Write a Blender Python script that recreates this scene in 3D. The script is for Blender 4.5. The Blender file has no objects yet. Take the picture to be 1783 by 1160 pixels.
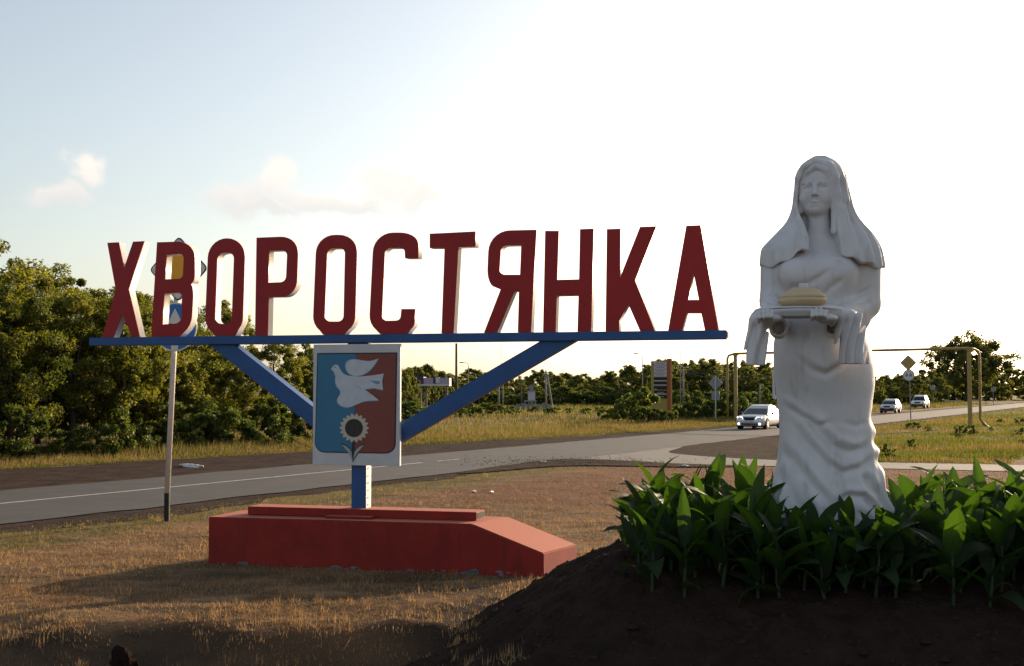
import bpy, bmesh, math, random
import numpy as np
from mathutils import Vector, Matrix
R = math.radians
rng = np.random.default_rng(7)
random.seed(7)
scene = bpy.context.scene
COL = scene.collection

# ------------------------------------------------------------ camera, sky, sun, exposure
EYE, F, HORIZON = 2.4, 2140.0, 680.0          # focal length and horizon in photograph pixels
cam_d = bpy.data.cameras.new('camera'); cam = bpy.data.objects.new('camera', cam_d); COL.objects.link(cam)
cam_d.sensor_width = 36.0; cam_d.lens = 36.0 * F / 1783.0
cam_d.clip_start = 0.1; cam_d.clip_end = 12000
cam.location = (0, 0, EYE)
cam.rotation_euler = (R(90) + math.atan((HORIZON - 580) / F), 0, 0)
scene.camera = cam
SUN_AZ, SUN_EL = R(38), R(13)                 # azimuth to the right of the view axis (+Y)
world = bpy.data.worlds.new('World'); scene.world = world; world.use_nodes = True
wt = world.node_tree; wt.nodes.clear()
def wn(t, **k):
    n = wt.nodes.new(t)
    for a, b in k.items(): setattr(n, a, b)
    return n
sky = wn('ShaderNodeTexSky', sky_type='NISHITA')
sky.sun_disc = False; sky.sun_elevation = SUN_EL; sky.sun_rotation = SUN_AZ
sky.air_density = 1.0; sky.dust_density = 2.3; sky.ozone_density = 1.0; sky.altitude = 100
bg = wn('ShaderNodeBackground'); bg.inputs[1].default_value = 0.10
wo = wn('ShaderNodeOutputWorld')
# soft fair-weather puffs low all round the sky: (azimuth, elevation, half width, half height) in degrees
PUFFS = [(-19.2, 9.7, .9, .8), (-20.3, 8.5, 1.4, .65), (-10.9, 9.4, 1.3, 1.15), (-12.6, 8.6, 1.9, .6), (-9.0, 8.7, 2.0, .7),
         (-5.6, 9.5, 1.5, 1.0), (-4.2, 8.9, 1.5, .65), (-7.4, 8.6, 2.4, .55), (-11.5, 8.2, 2.6, .4),
         (-42, 8, 4, 1.3), (-48, 9, 2.5, 1.6), (-78, 8.5, 4, 1.2), (-110, 8, 3, 1.5), (-140, 9, 4, 1.4), (175, 8, 3, 1.2), (140, 9, 4, 1.5), (95, 8.5, 3.5, 1.3), (66, 8, 3, 1.2)]
tc = wn('ShaderNodeTexCoord'); sep = wn('ShaderNodeSeparateXYZ'); wt.links.new(tc.outputs['Generated'], sep.inputs[0])
def wm(op, a, b=None, c=None, clamp=False):
    n = wn('ShaderNodeMath', operation=op, use_clamp=clamp)
    for i, v in enumerate((a, b, c)):
        if v is None: continue
        if isinstance(v, (int, float)): n.inputs[i].default_value = v
        else: wt.links.new(v, n.inputs[i])
    return n.outputs[0]
az = wm('MULTIPLY', wm('ARCTAN2', sep.outputs[0], sep.outputs[1]), 180 / math.pi)
el = wm('MULTIPLY', wm('ARCSINE', sep.outputs[2]), 180 / math.pi)
def wnoise(scale, detail, rough=.55):
    n = wn('ShaderNodeTexNoise'); n.inputs['Scale'].default_value = scale; n.inputs['Detail'].default_value = detail
    n.inputs['Roughness'].default_value = rough
    wt.links.new(tc.outputs['Generated'], n.inputs['Vector']); return n
nz = wnoise(26, 5); nsep = wn('ShaderNodeSeparateColor'); wt.links.new(nz.outputs['Color'], nsep.inputs[0])
azd = wm('ADD', az, wm('MULTIPLY', wm('SUBTRACT', nsep.outputs[0], .5), 3.6))
eld = wm('ADD', el, wm('MULTIPLY', wm('SUBTRACT', nsep.outputs[1], .5), 2.4))
mask = None
for (a, e, w, h) in PUFFS:
    dx = wm('DIVIDE', wm('SUBTRACT', azd, a), w); dy = wm('DIVIDE', wm('SUBTRACT', eld, e), h)
    g = wm('EXPONENT', wm('MULTIPLY', wm('ADD', wm('MULTIPLY', dx, dx), wm('MULTIPLY', dy, dy)), -1.1))
    mask = g if mask is None else wm('MAXIMUM', mask, g)
mr = wn('ShaderNodeMapRange', interpolation_type='SMOOTHSTEP'); wt.links.new(mask, mr.inputs[0])
mr.inputs[1].default_value = .12; mr.inputs[2].default_value = .85; mr.inputs[4].default_value = .8
# puffs are brighter towards their upper edge, greyer below
shade = wn('ShaderNodeMapRange'); wt.links.new(eld, shade.inputs[0]); shade.inputs[1].default_value = 8.2; shade.inputs[2].default_value = 10.0
cc = wn('ShaderNodeMix', data_type='RGBA'); wt.links.new(shade.outputs[0], cc.inputs['Factor'])
CLOUD_LO, CLOUD_HI = (5.1, 4.95, 4.85, 1), (7.0, 6.2, 5.5, 1)
cc.inputs['A'].default_value = CLOUD_LO; cc.inputs['B'].default_value = CLOUD_HI
mixc = wn('ShaderNodeMix', data_type='RGBA')
hs = wn('ShaderNodeHueSaturation'); hs.inputs['Saturation'].default_value = .66; hs.inputs['Value'].default_value = 1.2; wt.links.new(sky.outputs[0], hs.inputs['Color'])
wt.links.new(mr.outputs[0], mixc.inputs['Factor']); wt.links.new(hs.outputs[0], mixc.inputs['A']); wt.links.new(cc.outputs['Result'], mixc.inputs['B'])
wt.links.new(mixc.outputs['Result'], bg.inputs[0]); wt.links.new(bg.outputs[0], wo.inputs[0])
sun_d = bpy.data.lights.new('sun', 'SUN'); sun_d.energy = 5.0; sun_d.angle = R(.6); sun_d.color = (1, .76, .50)
sun = bpy.data.objects.new('sun', sun_d); COL.objects.link(sun)
sdir = Vector((math.sin(SUN_AZ) * math.cos(SUN_EL), math.cos(SUN_AZ) * math.cos(SUN_EL), math.sin(SUN_EL)))
sun.rotation_euler = sdir.to_track_quat('Z', 'Y').to_euler(); sun.location = sdir * 50
vs = scene.view_settings
vs.view_transform = 'Standard'; vs.look = 'None'; vs.gamma = 1.0; vs.exposure = 0.75; vs.use_curve_mapping = False
scene.cycles.max_bounces = 6; scene.cycles.transparent_max_bounces = 8

# ------------------------------------------------------------ helpers
def at(px, py, Y): return Vector(((px - 891) * Y / F, Y, EYE - (py - HORIZON) * Y / F))
def gnd(px, py, z=0.0):
    Y = (EYE - z) * F / (py - HORIZON); return Vector(((px - 891) * Y / F, Y, z))
RD = Vector((.47, .8827, 0)); RN = Vector((.8827, -.47, 0))      # along the main road, across it (towards us)
def road(o, t, z=0.0): v = RN * o + RD * t; return (v.x, v.y, z)
def tag(o, label=None, cat=None, group=None, kind=None):
    if label: o['label'] = label
    if cat: o['category'] = cat
    if group: o['group'] = group
    if kind: o['kind'] = kind
    return o
def link(name, me, mat=None, parent=None, smooth=False):
    o = bpy.data.objects.new(name, me); COL.objects.link(o)
    if mat is not None and len(me.materials) == 0:
        for m in (mat if isinstance(mat, (list, tuple)) else [mat]): me.materials.append(m)
    if parent: o.parent = parent
    if smooth: me.polygons.foreach_set('use_smooth', np.ones(len(me.polygons), bool))
    return o
def empty(name, loc=(0, 0, 0), rz=0.0):
    o = bpy.data.objects.new(name, None); COL.objects.link(o); o.location = loc; o.rotation_euler = (0, 0, rz); o.empty_display_size = .2; return o
def npmesh(name, v, f, attrs=None):
    v = np.asarray(v, np.float32); f = np.asarray(f, np.int32); k = f.shape[1]
    me = bpy.data.meshes.new(name); me.vertices.add(len(v)); me.vertices.foreach_set('co', v.ravel())
    me.loops.add(f.size); me.loops.foreach_set('vertex_index', f.ravel())
    me.polygons.add(len(f)); me.polygons.foreach_set('loop_start', np.arange(0, f.size, k, dtype=np.int32))
    for n, a in (attrs or {}).items():
        at_ = me.attributes.new(n, 'FLOAT', 'POINT'); at_.data.foreach_set('value', np.asarray(a, np.float32))
    me.update(calc_edges=True); me.validate(); return me
class MB:
    def __init__(s): s.v = []; s.f = []; s.m = []
    def add(s, vs_, fs, m=0):
        b = len(s.v); s.v += [tuple(p) for p in vs_]; s.f += [tuple(b + i for i in q) for q in fs]; s.m += [m] * len(fs); return s
    def box(s, x0, x1, y0, y1, z0, z1, m=0):
        return s.add([(x0, y0, z0), (x1, y0, z0), (x1, y1, z0), (x0, y1, z0), (x0, y0, z1), (x1, y0, z1), (x1, y1, z1), (x0, y1, z1)],
                     [(0, 3, 2, 1), (4, 5, 6, 7), (0, 1, 5, 4), (1, 2, 6, 5), (2, 3, 7, 6), (3, 0, 4, 7)], m)
    def tube(s, pts, r, n=10, m=0, cap=True):
        pts = [Vector(p) for p in pts]; rs = r if isinstance(r, (list, tuple)) else [r] * len(pts); rings = []
        for i, p in enumerate(pts):
            t = (pts[min(i + 1, len(pts) - 1)] - pts[max(i - 1, 0)]).normalized()
            a = t.orthogonal() if abs(t.z) < .95 else Vector((1, 0, 0)); a = (a - t * a.dot(t)).normalized(); b = t.cross(a)
            if i and (a.dot(pa) < 0): pass
            if i:
                a = (pa - t * pa.dot(t)).normalized(); b = t.cross(a)
            pa = a
            rings.append([p + (a * math.cos(2 * math.pi * k / n) + b * math.sin(2 * math.pi * k / n)) * rs[i] for k in range(n)])
        fs = [(i * n + k, i * n + (k + 1) % n, (i + 1) * n + (k + 1) % n, (i + 1) * n + k) for i in range(len(pts) - 1) for k in range(n)]
        if cap: fs += [tuple(reversed(range(n))), tuple(range((len(pts) - 1) * n, len(pts) * n))]
        return s.add([p for q in rings for p in q], fs, m)
    def prism(s, poly, y0, y1, m=0):            # poly in (x, z), counter-clockwise seen from -y
        n = len(poly)
        return s.add([(x, y0, z) for x, z in poly] + [(x, y1, z) for x, z in poly],
                     [tuple(range(n)), tuple(reversed(range(n, 2 * n)))] + [((i + 1) % n, i, n + i, n + (i + 1) % n) for i in range(n)], m)
    def mesh(s, name, bevel=0.0):
        me = bpy.data.meshes.new(name); me.from_pydata(s.v, [], s.f); me.polygons.foreach_set('material_index', s.m)
        bm = bmesh.new(); bm.from_mesh(me); bmesh.ops.recalc_face_normals(bm, faces=bm.faces)
        if bevel: bmesh.ops.bevel(bm, geom=list(bm.edges), offset=bevel, segments=2, affect='EDGES', clamp_overlap=True)
        bm.to_mesh(me); bm.free(); me.update(); return me
    def obj(s, name, mat, parent=None, smooth=False, bevel=0.0): return link(name, s.mesh(name, bevel), mat, parent, smooth)
def copy_tree(o, parent=None, name=None):
    c = o.copy(); COL.objects.link(c); c.parent = parent
    for ch in o.children: copy_tree(ch, c)
    return c
def sstep(a, b, x): t = np.clip((x - a) / (b - a), 0, 1); return t * t * (3 - 2 * t)
def vnoise(x, y, seed=0):                       # smooth value noise
    xi = np.floor(x).astype(np.int64); yi = np.floor(y).astype(np.int64); fx = x - xi; fy = y - yi
    fx = fx * fx * (3 - 2 * fx); fy = fy * fy * (3 - 2 * fy)
    def h(a, b):
        n = (a * 374761393 + b * 668265263 + seed * 1442695041) & 0x7fffffff; n = ((n ^ (n >> 13)) * 1274126177) & 0x7fffffff
        return ((n ^ (n >> 16)) & 0xffff) / 65535.0
    return (h(xi, yi) * (1 - fx) + h(xi + 1, yi) * fx) * (1 - fy) + (h(xi, yi + 1) * (1 - fx) + h(xi + 1, yi + 1) * fx) * fy

# ------------------------------------------------------------ materials
def mat(name, base, rough=.7, metal=0.0, noise=None, bump=None, spec=.3, emit=None):
    """noise = (scale, second colour, contrast, detail); bump = (scale, strength, distance)"""
    m = bpy.data.materials.new(name); m.use_nodes = True; t = m.node_tree; b = t.nodes['Principled BSDF']
    b.inputs['Base Color'].default_value = (*base, 1); b.inputs['Roughness'].default_value = rough; b.inputs['Metallic'].default_value = metal
    b.inputs['Specular IOR Level'].default_value = spec
    tcn = t.nodes.new('ShaderNodeTexCoord')
    def nt(scale, detail):
        n = t.nodes.new('ShaderNodeTexNoise'); n.inputs['Scale'].default_value = scale; n.inputs['Detail'].default_value = detail
        n.inputs['Roughness'].default_value = .62; t.links.new(tcn.outputs['Object'], n.inputs['Vector']); return n
    if noise:
        n = nt(noise[0], noise[3] if len(noise) > 3 else 5); r = t.nodes.new('ShaderNodeMapRange'); c = noise[2]
        t.links.new(n.outputs[0], r.inputs[0]); r.inputs[1].default_value = .5 - c; r.inputs[2].default_value = .5 + c
        mx = t.nodes.new('ShaderNodeMix'); mx.data_type = 'RGBA'; mx.inputs['A'].default_value = (*base, 1); mx.inputs['B'].default_value = (*noise[1], 1)
        t.links.new(r.outputs[0], mx.inputs['Factor']); t.links.new(mx.outputs['Result'], b.inputs['Base Color'])
    if bump:
        n = nt(bump[0], 6); bp = t.nodes.new('ShaderNodeBump'); bp.inputs['Strength'].default_value = bump[1]; bp.inputs['Distance'].default_value = bump[2]
        t.links.new(n.outputs[0], bp.inputs['Height']); t.links.new(bp.outputs[0], b.inputs['Normal'])
    if emit:
        b.inputs['Emission Color'].default_value = (*emit[0], 1); b.inputs['Emission Strength'].default_value = emit[1]
    return m
def leafmat(name, a, b_, trans=.45, hue=None, rough=.5, vein=False):
    """foliage: per-leaf tint attribute, diffuse and translucent"""
    m = bpy.data.materials.new(name); m.use_nodes = True; t = m.node_tree; t.nodes.clear()
    at_ = t.nodes.new('ShaderNodeAttribute'); at_.attribute_name = 'tint'; oi = t.nodes.new('ShaderNodeObjectInfo')
    ad = t.nodes.new('ShaderNodeMath'); ad.operation = 'MULTIPLY_ADD'; t.links.new(oi.outputs['Random'], ad.inputs[0]); ad.inputs[1].default_value = .5; ad.inputs[2].default_value = -.25
    a2 = t.nodes.new('ShaderNodeMath'); a2.operation = 'ADD'; a2.use_clamp = True; t.links.new(ad.outputs[0], a2.inputs[0]); t.links.new(at_.outputs['Fac'], a2.inputs[1])
    mx = t.nodes.new('ShaderNodeMix'); mx.data_type = 'RGBA'; mx.inputs['A'].default_value = (*a, 1); mx.inputs['B'].default_value = (*b_, 1)
    t.links.new(a2.outputs[0], mx.inputs['Factor'])
    d = t.nodes.new('ShaderNodeBsdfPrincipled'); d.inputs['Roughness'].default_value = rough; d.inputs['Specular IOR Level'].default_value = .25
    tr = t.nodes.new('ShaderNodeBsdfTranslucent'); ms = t.nodes.new('ShaderNodeMixShader'); ms.inputs[0].default_value = trans
    t.links.new(mx.outputs['Result'], d.inputs['Base Color'])
    tb = t.nodes.new('ShaderNodeMix'); tb.data_type = 'RGBA'; tb.blend_type = 'MULTIPLY'; tb.inputs['Factor'].default_value = 1; tb.inputs['B'].default_value = (*(hue or (1.9, 2.0, .7)), 1)
    t.links.new(mx.outputs['Result'], tb.inputs['A']); t.links.new(tb.outputs['Result'], tr.inputs['Color'])
    o = t.nodes.new('ShaderNodeOutputMaterial'); t.links.new(d.outputs[0], ms.inputs[1]); t.links.new(tr.outputs[0], ms.inputs[2]); t.links.new(ms.outputs[0], o.inputs[0])
    return m
M = {}
M['red'] = mat('red paint', (.37, .012, .014), .5, noise=(3, (.28, .010, .011), .25), bump=(40, .15, .004))
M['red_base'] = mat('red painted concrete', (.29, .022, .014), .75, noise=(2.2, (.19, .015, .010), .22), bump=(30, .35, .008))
M['white'] = mat('white painted steel', (.78, .76, .73), .5, noise=(5, (.66, .62, .58), .3))
M['blue'] = mat('blue paint', (.028, .095, .27), .5, noise=(4, (.02, .07, .2), .25))
M['blue_chip'] = mat('old blue paint', (.13, .16, .2), .8)
M['dark'] = mat('dark gap', (.012, .011, .012), .9)
M['panel'] = mat('panel white', (.60, .59, .59), .55, noise=(4, (.5, .49, .49), .25))
M['sky_blue'] = mat('emblem blue', (.045, .18, .31), .5, noise=(5, (.038, .15, .26), .25))
M['maroon'] = mat('emblem maroon', (.24, .065, .048), .55, noise=(5, (.20, .052, .04), .25))
M['dove'] = mat('emblem white', (.58, .59, .63), .6, noise=(9, (.47, .50, .55), .2))
M['dove_line'] = mat('emblem pale blue line', (.16, .28, .42), .6)
M['outline'] = mat('emblem dark line', (.03, .035, .05), .6)
M['petal'] = mat('emblem petals', (.55, .47, .38), .6)
M['seed'] = mat('emblem seeds', (.03, .026, .024), .7, noise=(40, (.06, .05, .045), .2))
M['leafp'] = mat('emblem leaf', (.36, .36, .33), .6)
M['statue'] = mat('white painted plaster', (.70, .68, .69), .65, noise=(2.5, (.60, .565, .56), .3), bump=(22, .22, .012))
def streaks(m, col, thr):
    t = m.node_tree; b = t.nodes['Principled BSDF']; lk = b.inputs['Base Color'].links[0].from_socket; tcx = t.nodes.new('ShaderNodeTexCoord'); mp = t.nodes.new('ShaderNodeMapping'); mp.inputs['Scale'].default_value = (9, 9, 1.1)
    n = t.nodes.new('ShaderNodeTexNoise'); n.inputs['Scale'].default_value = 1; n.inputs['Detail'].default_value = 7; t.links.new(tcx.outputs['Object'], mp.inputs[0]); t.links.new(mp.outputs[0], n.inputs['Vector'])
    r = t.nodes.new('ShaderNodeMapRange'); t.links.new(n.outputs[0], r.inputs[0]); r.inputs[1].default_value = thr; r.inputs[2].default_value = thr + .22; r.inputs[4].default_value = .8
    mx = t.nodes.new('ShaderNodeMix'); mx.data_type = 'RGBA'; t.links.new(r.outputs[0], mx.inputs['Factor']); t.links.new(lk, mx.inputs['A']); mx.inputs['B'].default_value = (*col, 1); t.links.new(mx.outputs['Result'], b.inputs['Base Color'])
def sunlit_fade(m, col):                               # faded paint plus sunlight put into the colour of faces that look up
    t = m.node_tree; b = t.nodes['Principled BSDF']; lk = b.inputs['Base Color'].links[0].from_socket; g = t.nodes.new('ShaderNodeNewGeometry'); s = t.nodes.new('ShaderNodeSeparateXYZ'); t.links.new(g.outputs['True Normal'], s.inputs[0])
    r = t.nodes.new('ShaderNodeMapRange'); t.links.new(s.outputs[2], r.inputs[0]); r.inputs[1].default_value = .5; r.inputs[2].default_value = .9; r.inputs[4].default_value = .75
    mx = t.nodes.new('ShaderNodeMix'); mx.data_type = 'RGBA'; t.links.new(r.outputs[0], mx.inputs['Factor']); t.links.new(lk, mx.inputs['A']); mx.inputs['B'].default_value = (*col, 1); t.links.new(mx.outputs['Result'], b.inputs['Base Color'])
streaks(M['statue'], (.42, .39, .38), .56); streaks(M['red_base'], (.13, .017, .014), .57); streaks(M['red'], (.22, .013, .013), .60); streaks(M['white'], (.45, .37, .32), .60); streaks(M['blue'], (.05, .075, .14), .6)
sunlit_fade(M['red_base'], (.48, .15, .09))
M['bread'] = mat('ochre painted plaster', (.64, .50, .32), .7, noise=(7, (.55, .41, .24), .25), bump=(30, .3, .008))
M['asphalt'] = mat('asphalt', (.092, .088, .09), .8, noise=(1.1, (.068, .065, .066), .2, 8), bump=(60, .35, .006), spec=.15)
M['asphalt2'] = mat('worn pale asphalt', (.135, .126, .122), .8, noise=(.8, (.098, .092, .09), .2, 8), bump=(60, .35, .006))
M['gravel'] = mat('dark gravel', (.078, .056, .047), 1.0, noise=(1.3, (.040, .029, .025), .16, 12), bump=(14, 1.0, .06), spec=.02)
M['line'] = mat('road paint', (.55, .55, .54), .7, noise=(6, (.3, .3, .3), .2))
M['soil'] = mat('black soil', (.044, .027, .020), 1.0, noise=(5, (.022, .014, .011), .2, 9), bump=(11, 1.0, .06), spec=.05)
M['bark'] = mat('bark', (.075, .06, .048), .95, noise=(6, (.04, .032, .027), .2), bump=(14, .7, .03))
M['pole_white'] = mat('pale painted pole', (.58, .53, .50), .55, noise=(6, (.48, .43, .40), .25))
M['black'] = mat('black paint', (.015, .014, .014), .6)
M['yellow'] = mat('sign yellow', (.72, .33, .02), .45)
M['sign_white'] = mat('sign white', (.58, .56, .53), .45)
M['sign_blue'] = mat('sign blue', (.022, .14, .42), .45)
M['sign_back'] = mat('galvanised sign back', (.23, .24, .26), .5, .4)
M['pipe'] = mat('yellow gas pipe', (.42, .30, .09), .55, noise=(3, (.3, .2, .07), .25))
M['wood'] = mat('weathered pole wood', (.10, .075, .055), .9, noise=(5, (.06, .045, .035), .2))
M['concrete'] = mat('pole concrete', (.27, .26, .24), .85, noise=(4, (.2, .19, .18), .25))
M['wire'] = mat('wire', (.05, .05, .05), .6)
M['glass'] = mat('car glass', (.015, .018, .02), .08, spec=.5)
M['tyre'] = mat('tyre', (.012, .012, .012), .85)
M['rim'] = mat('rim', (.3, .3, .31), .35, .8)
M['plastic'] = mat('black plastic', (.02, .02, .021), .5)
M['lamp'] = mat('lit headlamp', (.8, .8, .8), .2, emit=((1, .95, .85), 2.2))
M['lens'] = mat('headlamp glass', (.55, .56, .58), .15)
M['litter'] = mat('white plastic litter', (.7, .69, .67), .6)
M['grey'] = mat('grey steel cabinet', (.20, .21, .23), .6)
M['purple'] = mat('purple fascia', (.055, .028, .12), .5)
M['fascia'] = mat('pale lilac fascia', (.36, .31, .40), .5)
M['redband'] = mat('dull red band', (.36, .07, .03), .6)
M['ochre'] = mat('olive yellow cladding', (.30, .24, .06), .6)
M['greypanel'] = mat('grey price panel', (.42, .42, .48), .5)
M['greyline'] = mat('grey print', (.2, .2, .25), .5)
# ------------------------------------------------------------ terrain
def mound_h(x, y):
    dx = np.maximum(1.5 - x, 0); dy = np.maximum(np.maximum(11.1 - y, y - 12.75), 0)
    d = np.sqrt(dx * dx + dy * dy) + .22 * (vnoise(x * 1.3, y * 1.3, 3) - .5)
    z = 1.16 * (1 - sstep(0, 2.75, d)) - .29
    return z + .12 * (vnoise(x * 1.1, y * 1.1, 5) - .5) + .10 * (vnoise(x * 3.2, y * 3.2, 6) - .5) + .06 * (vnoise(x * 8, y * 8, 8) - .5) + .03 * (vnoise(x * 19, y * 19, 9) - .5)
def ground_h(x, y):
    o = .8827 * x - .47 * y
    m = sstep(-17.3, -14.5, o) * (1 - sstep(24, 31, y))
    n = .05 * (vnoise(x * .5, y * .7, 1) - .5) + .035 * (vnoise(x * 1.7, y * 2.1, 2) - .5) + .022 * (vnoise(x * 5, y * 6, 4) - .5)
    edge = 12.95 + 1.1 * (vnoise(x * .5, x * 0 + 3.3, 9) - .5) + .5 * (vnoise(x * 1.6, x * 0 + 1.3, 19) - .5) + .05 * x
    drop = -.33 * (1 - sstep(-.85, 0, y - edge)) * (1 - sstep(0.2, 2.4, x + 1.2)) + .0  # step added to the terrain, shaped to throw shade over the left foreground
    n2 = (1 - sstep(12.4, 13.2, y)) * (.16 * (vnoise(x * .8 + 7, y * 1.4, 12) - .5) + .08 * (vnoise(x * 2.6, y * 3, 13) - .5))
    return m * (n + n2) + drop
def axis(lo, a, b, hi, step, g):
    c = list(np.arange(a, b + 1e-6, step)); s = step
    while c[-1] < hi: s *= g; c.append(c[-1] + s)
    s = step
    while c[0] > lo: s *= g; c.insert(0, c[0] - s)
    return np.array(c)
gx = axis(-1500, -15, 16, 1500, .2, 1.13); gy = axis(-120, 9, 42, 2200, .2, 1.07)
GX, GY = np.meshgrid(gx, gy, indexing='ij')
def grid_mesh(name, X, Y, Z, attrs=None):
    nx, ny = X.shape; i = np.arange(nx * ny).reshape(nx, ny)
    f = np.stack([i[:-1, :-1], i[1:, :-1], i[1:, 1:], i[:-1, 1:]], -1).reshape(-1, 4)
    return npmesh(name, np.stack([X, Y, Z], -1).reshape(-1, 3), f, {k: a.ravel() for k, a in (attrs or {}).items()})
def zones(x, y):
    o = .8827 * x - .47 * y
    green = np.maximum(sstep(-15.2, -17.2, o) * (o > -19), 0) * (.45 + .5 * vnoise(x * .8, y * .8, 21))
    green = np.maximum(green, .75 * sstep(40, 44, y) * sstep(-18.5, -17, o))
    green = np.maximum(green, .45 * sstep(-30, -33, o))
    green = np.maximum(green, .8 * sstep(150, 220, y))
    brown = sstep(23, 29, y + .3 * x) * (1 - sstep(40, 42, y)) * sstep(-16, -14, o)
    soil = sstep(13.4, 12.6, y + .3 * (vnoise(x * 1.2, y * 1.2, 22) - .5)) * (.3 + .6 * vnoise(x * .7, y * 1.6, 23))
    soil = np.maximum(soil, sstep(3.6, 2.3, np.hypot(np.maximum(1.5 - x, 0), np.maximum(np.abs(y - 11.5) - 1, 0)) + .7 * (vnoise(x * 2, y * 2, 24) - .5)))
    return green, brown, soil
gr, br, so = zones(GX, GY)
mg = bpy.data.materials.new('dry mown ground'); mg.use_nodes = True; t = mg.node_tree; pb = t.nodes['Principled BSDF']
pb.inputs['Roughness'].default_value = 1; pb.inputs['Specular IOR Level'].default_value = .05
tcn = t.nodes.new('ShaderNodeTexCoord')
def gnoise(scale, det, sx=1, sy=1):
    mp = t.nodes.new('ShaderNodeMapping'); mp.inputs['Scale'].default_value = (sx, sy, 1); t.links.new(tcn.outputs['Object'], mp.inputs[0])
    n = t.nodes.new('ShaderNodeTexNoise'); n.inputs['Scale'].default_value = scale; n.inputs['Detail'].default_value = det; n.inputs['Roughness'].default_value = .65
    t.links.new(mp.outputs[0], n.inputs['Vector']); return n.outputs[0]
def rng_(v, a, b):
    r = t.nodes.new('ShaderNodeMapRange'); t.links.new(v, r.inputs[0]); r.inputs[1].default_value = a; r.inputs[2].default_value = b; return r.outputs[0]
def cmix(f, a, b):
    m_ = t.nodes.new('ShaderNodeMix'); m_.data_type = 'RGBA'
    for s, v in (('A', a), ('B', b)):
        if isinstance(v, tuple): m_.inputs[s].default_value = (*v, 1)
        else: t.links.new(v, m_.inputs[s])
    t.links.new(f, m_.inputs['Factor']); return m_.outputs['Result']
def gattr(n): a = t.nodes.new('ShaderNodeAttribute'); a.attribute_name = n; return a.outputs['Fac']
c0 = cmix(rng_(gnoise(.9, 8, 1, 1.4), .36, .64), (.27, .175, .098), (.095, .063, .04))
c0 = cmix(rng_(gnoise(.55, 9, 1, 2.6), .44, .60), c0, (.085, .062, .04))
c0 = cmix(rng_(gnoise(.25, 4, 1, 2.2), .47, .64), c0, (.24, .135, .07))
c0 = cmix(gattr('brown'), c0, cmix(rng_(gnoise(.8, 7, .6, 1.6), .35, .65), (.21, .108, .062), (.13, .07, .042)))
c0 = cmix(gattr('green'), c0, cmix(rng_(gnoise(.35, 7), .4, .6), (.085, .08, .022), (.15, .115, .04)))
c0 = cmix(gattr('soil'), c0, cmix(rng_(gnoise(2.2, 8), .35, .65), (.05, .034, .025), (.028, .02, .016)))
t.links.new(c0, pb.inputs['Base Color'])
bp = t.nodes.new('ShaderNodeBump'); bp.inputs['Strength'].default_value = .8; bp.inputs['Distance'].default_value = .05
t.links.new(gnoise(9, 8), bp.inputs['Height']); t.links.new(bp.outputs[0], pb.inputs['Normal'])
tag(link('ground', grid_mesh('ground', GX, GY, ground_h(GX, GY), {'green': gr, 'brown': br, 'soil': so}), mg, smooth=True), kind='structure')
mx_, my_ = np.meshgrid(np.arange(-2.4, 11, .05), np.arange(6.4, 15.9, .05), indexing='ij')
tag(link('soil_mound', grid_mesh('soil_mound', mx_, my_, mound_h(mx_, my_)), M['soil'], smooth=True), kind='structure')

# crumbs of soil over the mound
nc_ = 9000; x = rng.uniform(-2.2, 5.6, nc_); y = rng.uniform(7.6, 13.4, nc_); z = mound_h(x, y); ok = z > ground_h(x, y) - .02; x, y, z = x[ok], y[ok], z[ok]; r_ = .006 + .03 * rng.random(len(x)) ** 3; a0 = rng.uniform(0, 6.28, len(x))
v = np.stack([np.stack([x + r_ * np.cos(a0 + k * 2.094) * (1 + .3 * k), y + r_ * np.sin(a0 + k * 2.094), z - .006], 1) for k in range(3)] + [np.stack([x + .3 * r_, y, z + r_ * .9], 1)], 1).reshape(-1, 3)
b = 4 * np.arange(len(x))[:, None]; f = np.concatenate([b + np.array(q) for q in ((0, 1, 3), (1, 2, 3), (2, 0, 3))])
M['crumb'] = mat('soil crumbs', (.055, .036, .027), 1.0, noise=(3, (.028, .018, .014), .2), spec=.03)
tag(link('soil_crumbs', npmesh('soil_crumbs', v, f), M['crumb']), 'loose crumbs of dark soil over the mound', 'soil', kind='stuff')
# ------------------------------------------------------------ roads
def sheet(name, pts, z, m, sub=0):
    me = bpy.data.meshes.new(name); bm = bmesh.new()
    f = bm.faces.new([bm.verts.new((p[0], p[1], z)) for p in pts]); f.normal_update()
    if f.normal.z < 0: f.normal_flip()
    bmesh.ops.triangulate(bm, faces=bm.faces[:]); bm.to_mesh(me); bm.free()
    return tag(link(name, me, m), kind='structure')
def strip(name, ts, oa, ob, z, m):              # strip along the main road with uneven edges
    v = []; 
    for tt, a, b in zip(ts, oa, ob): v += [road(a, tt, z), road(b, tt, z)]
    f = [(2 * i, 2 * i + 1, 2 * i + 3, 2 * i + 2) for i in range(len(ts) - 1)]
    me = npmesh(name, v, f); bm = bmesh.new(); bm.from_mesh(me); bmesh.ops.recalc_face_normals(bm, faces=bm.faces)
    if sum(q.normal.z for q in bm.faces) < 0: bmesh.ops.reverse_faces(bm, faces=bm.faces[:])
    bm.to_mesh(me); bm.free(); return tag(link(name, me, m), kind='structure')
ts = np.concatenate([np.arange(-60, 110, .5), np.arange(110, 700, 4)])
jit = lambda k, a, f=1.3: a * (vnoise(ts * f, ts * 0 + k, 31) - .5) * 2 + a * .6 * (vnoise(ts * f * 4, ts * 0 + k, 32) - .5)
strip('main_road', ts, -24.5 + jit(1, .10), -18.35 + jit(2, .10), .024, M['asphalt'])
far_edge = np.interp(ts, [-60, 15, 22, 32, 45, 60, 80, 700], [-33, -32.2, -31.6, -30.6, -29.4, -27.3, -25.9, -25.6])
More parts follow.
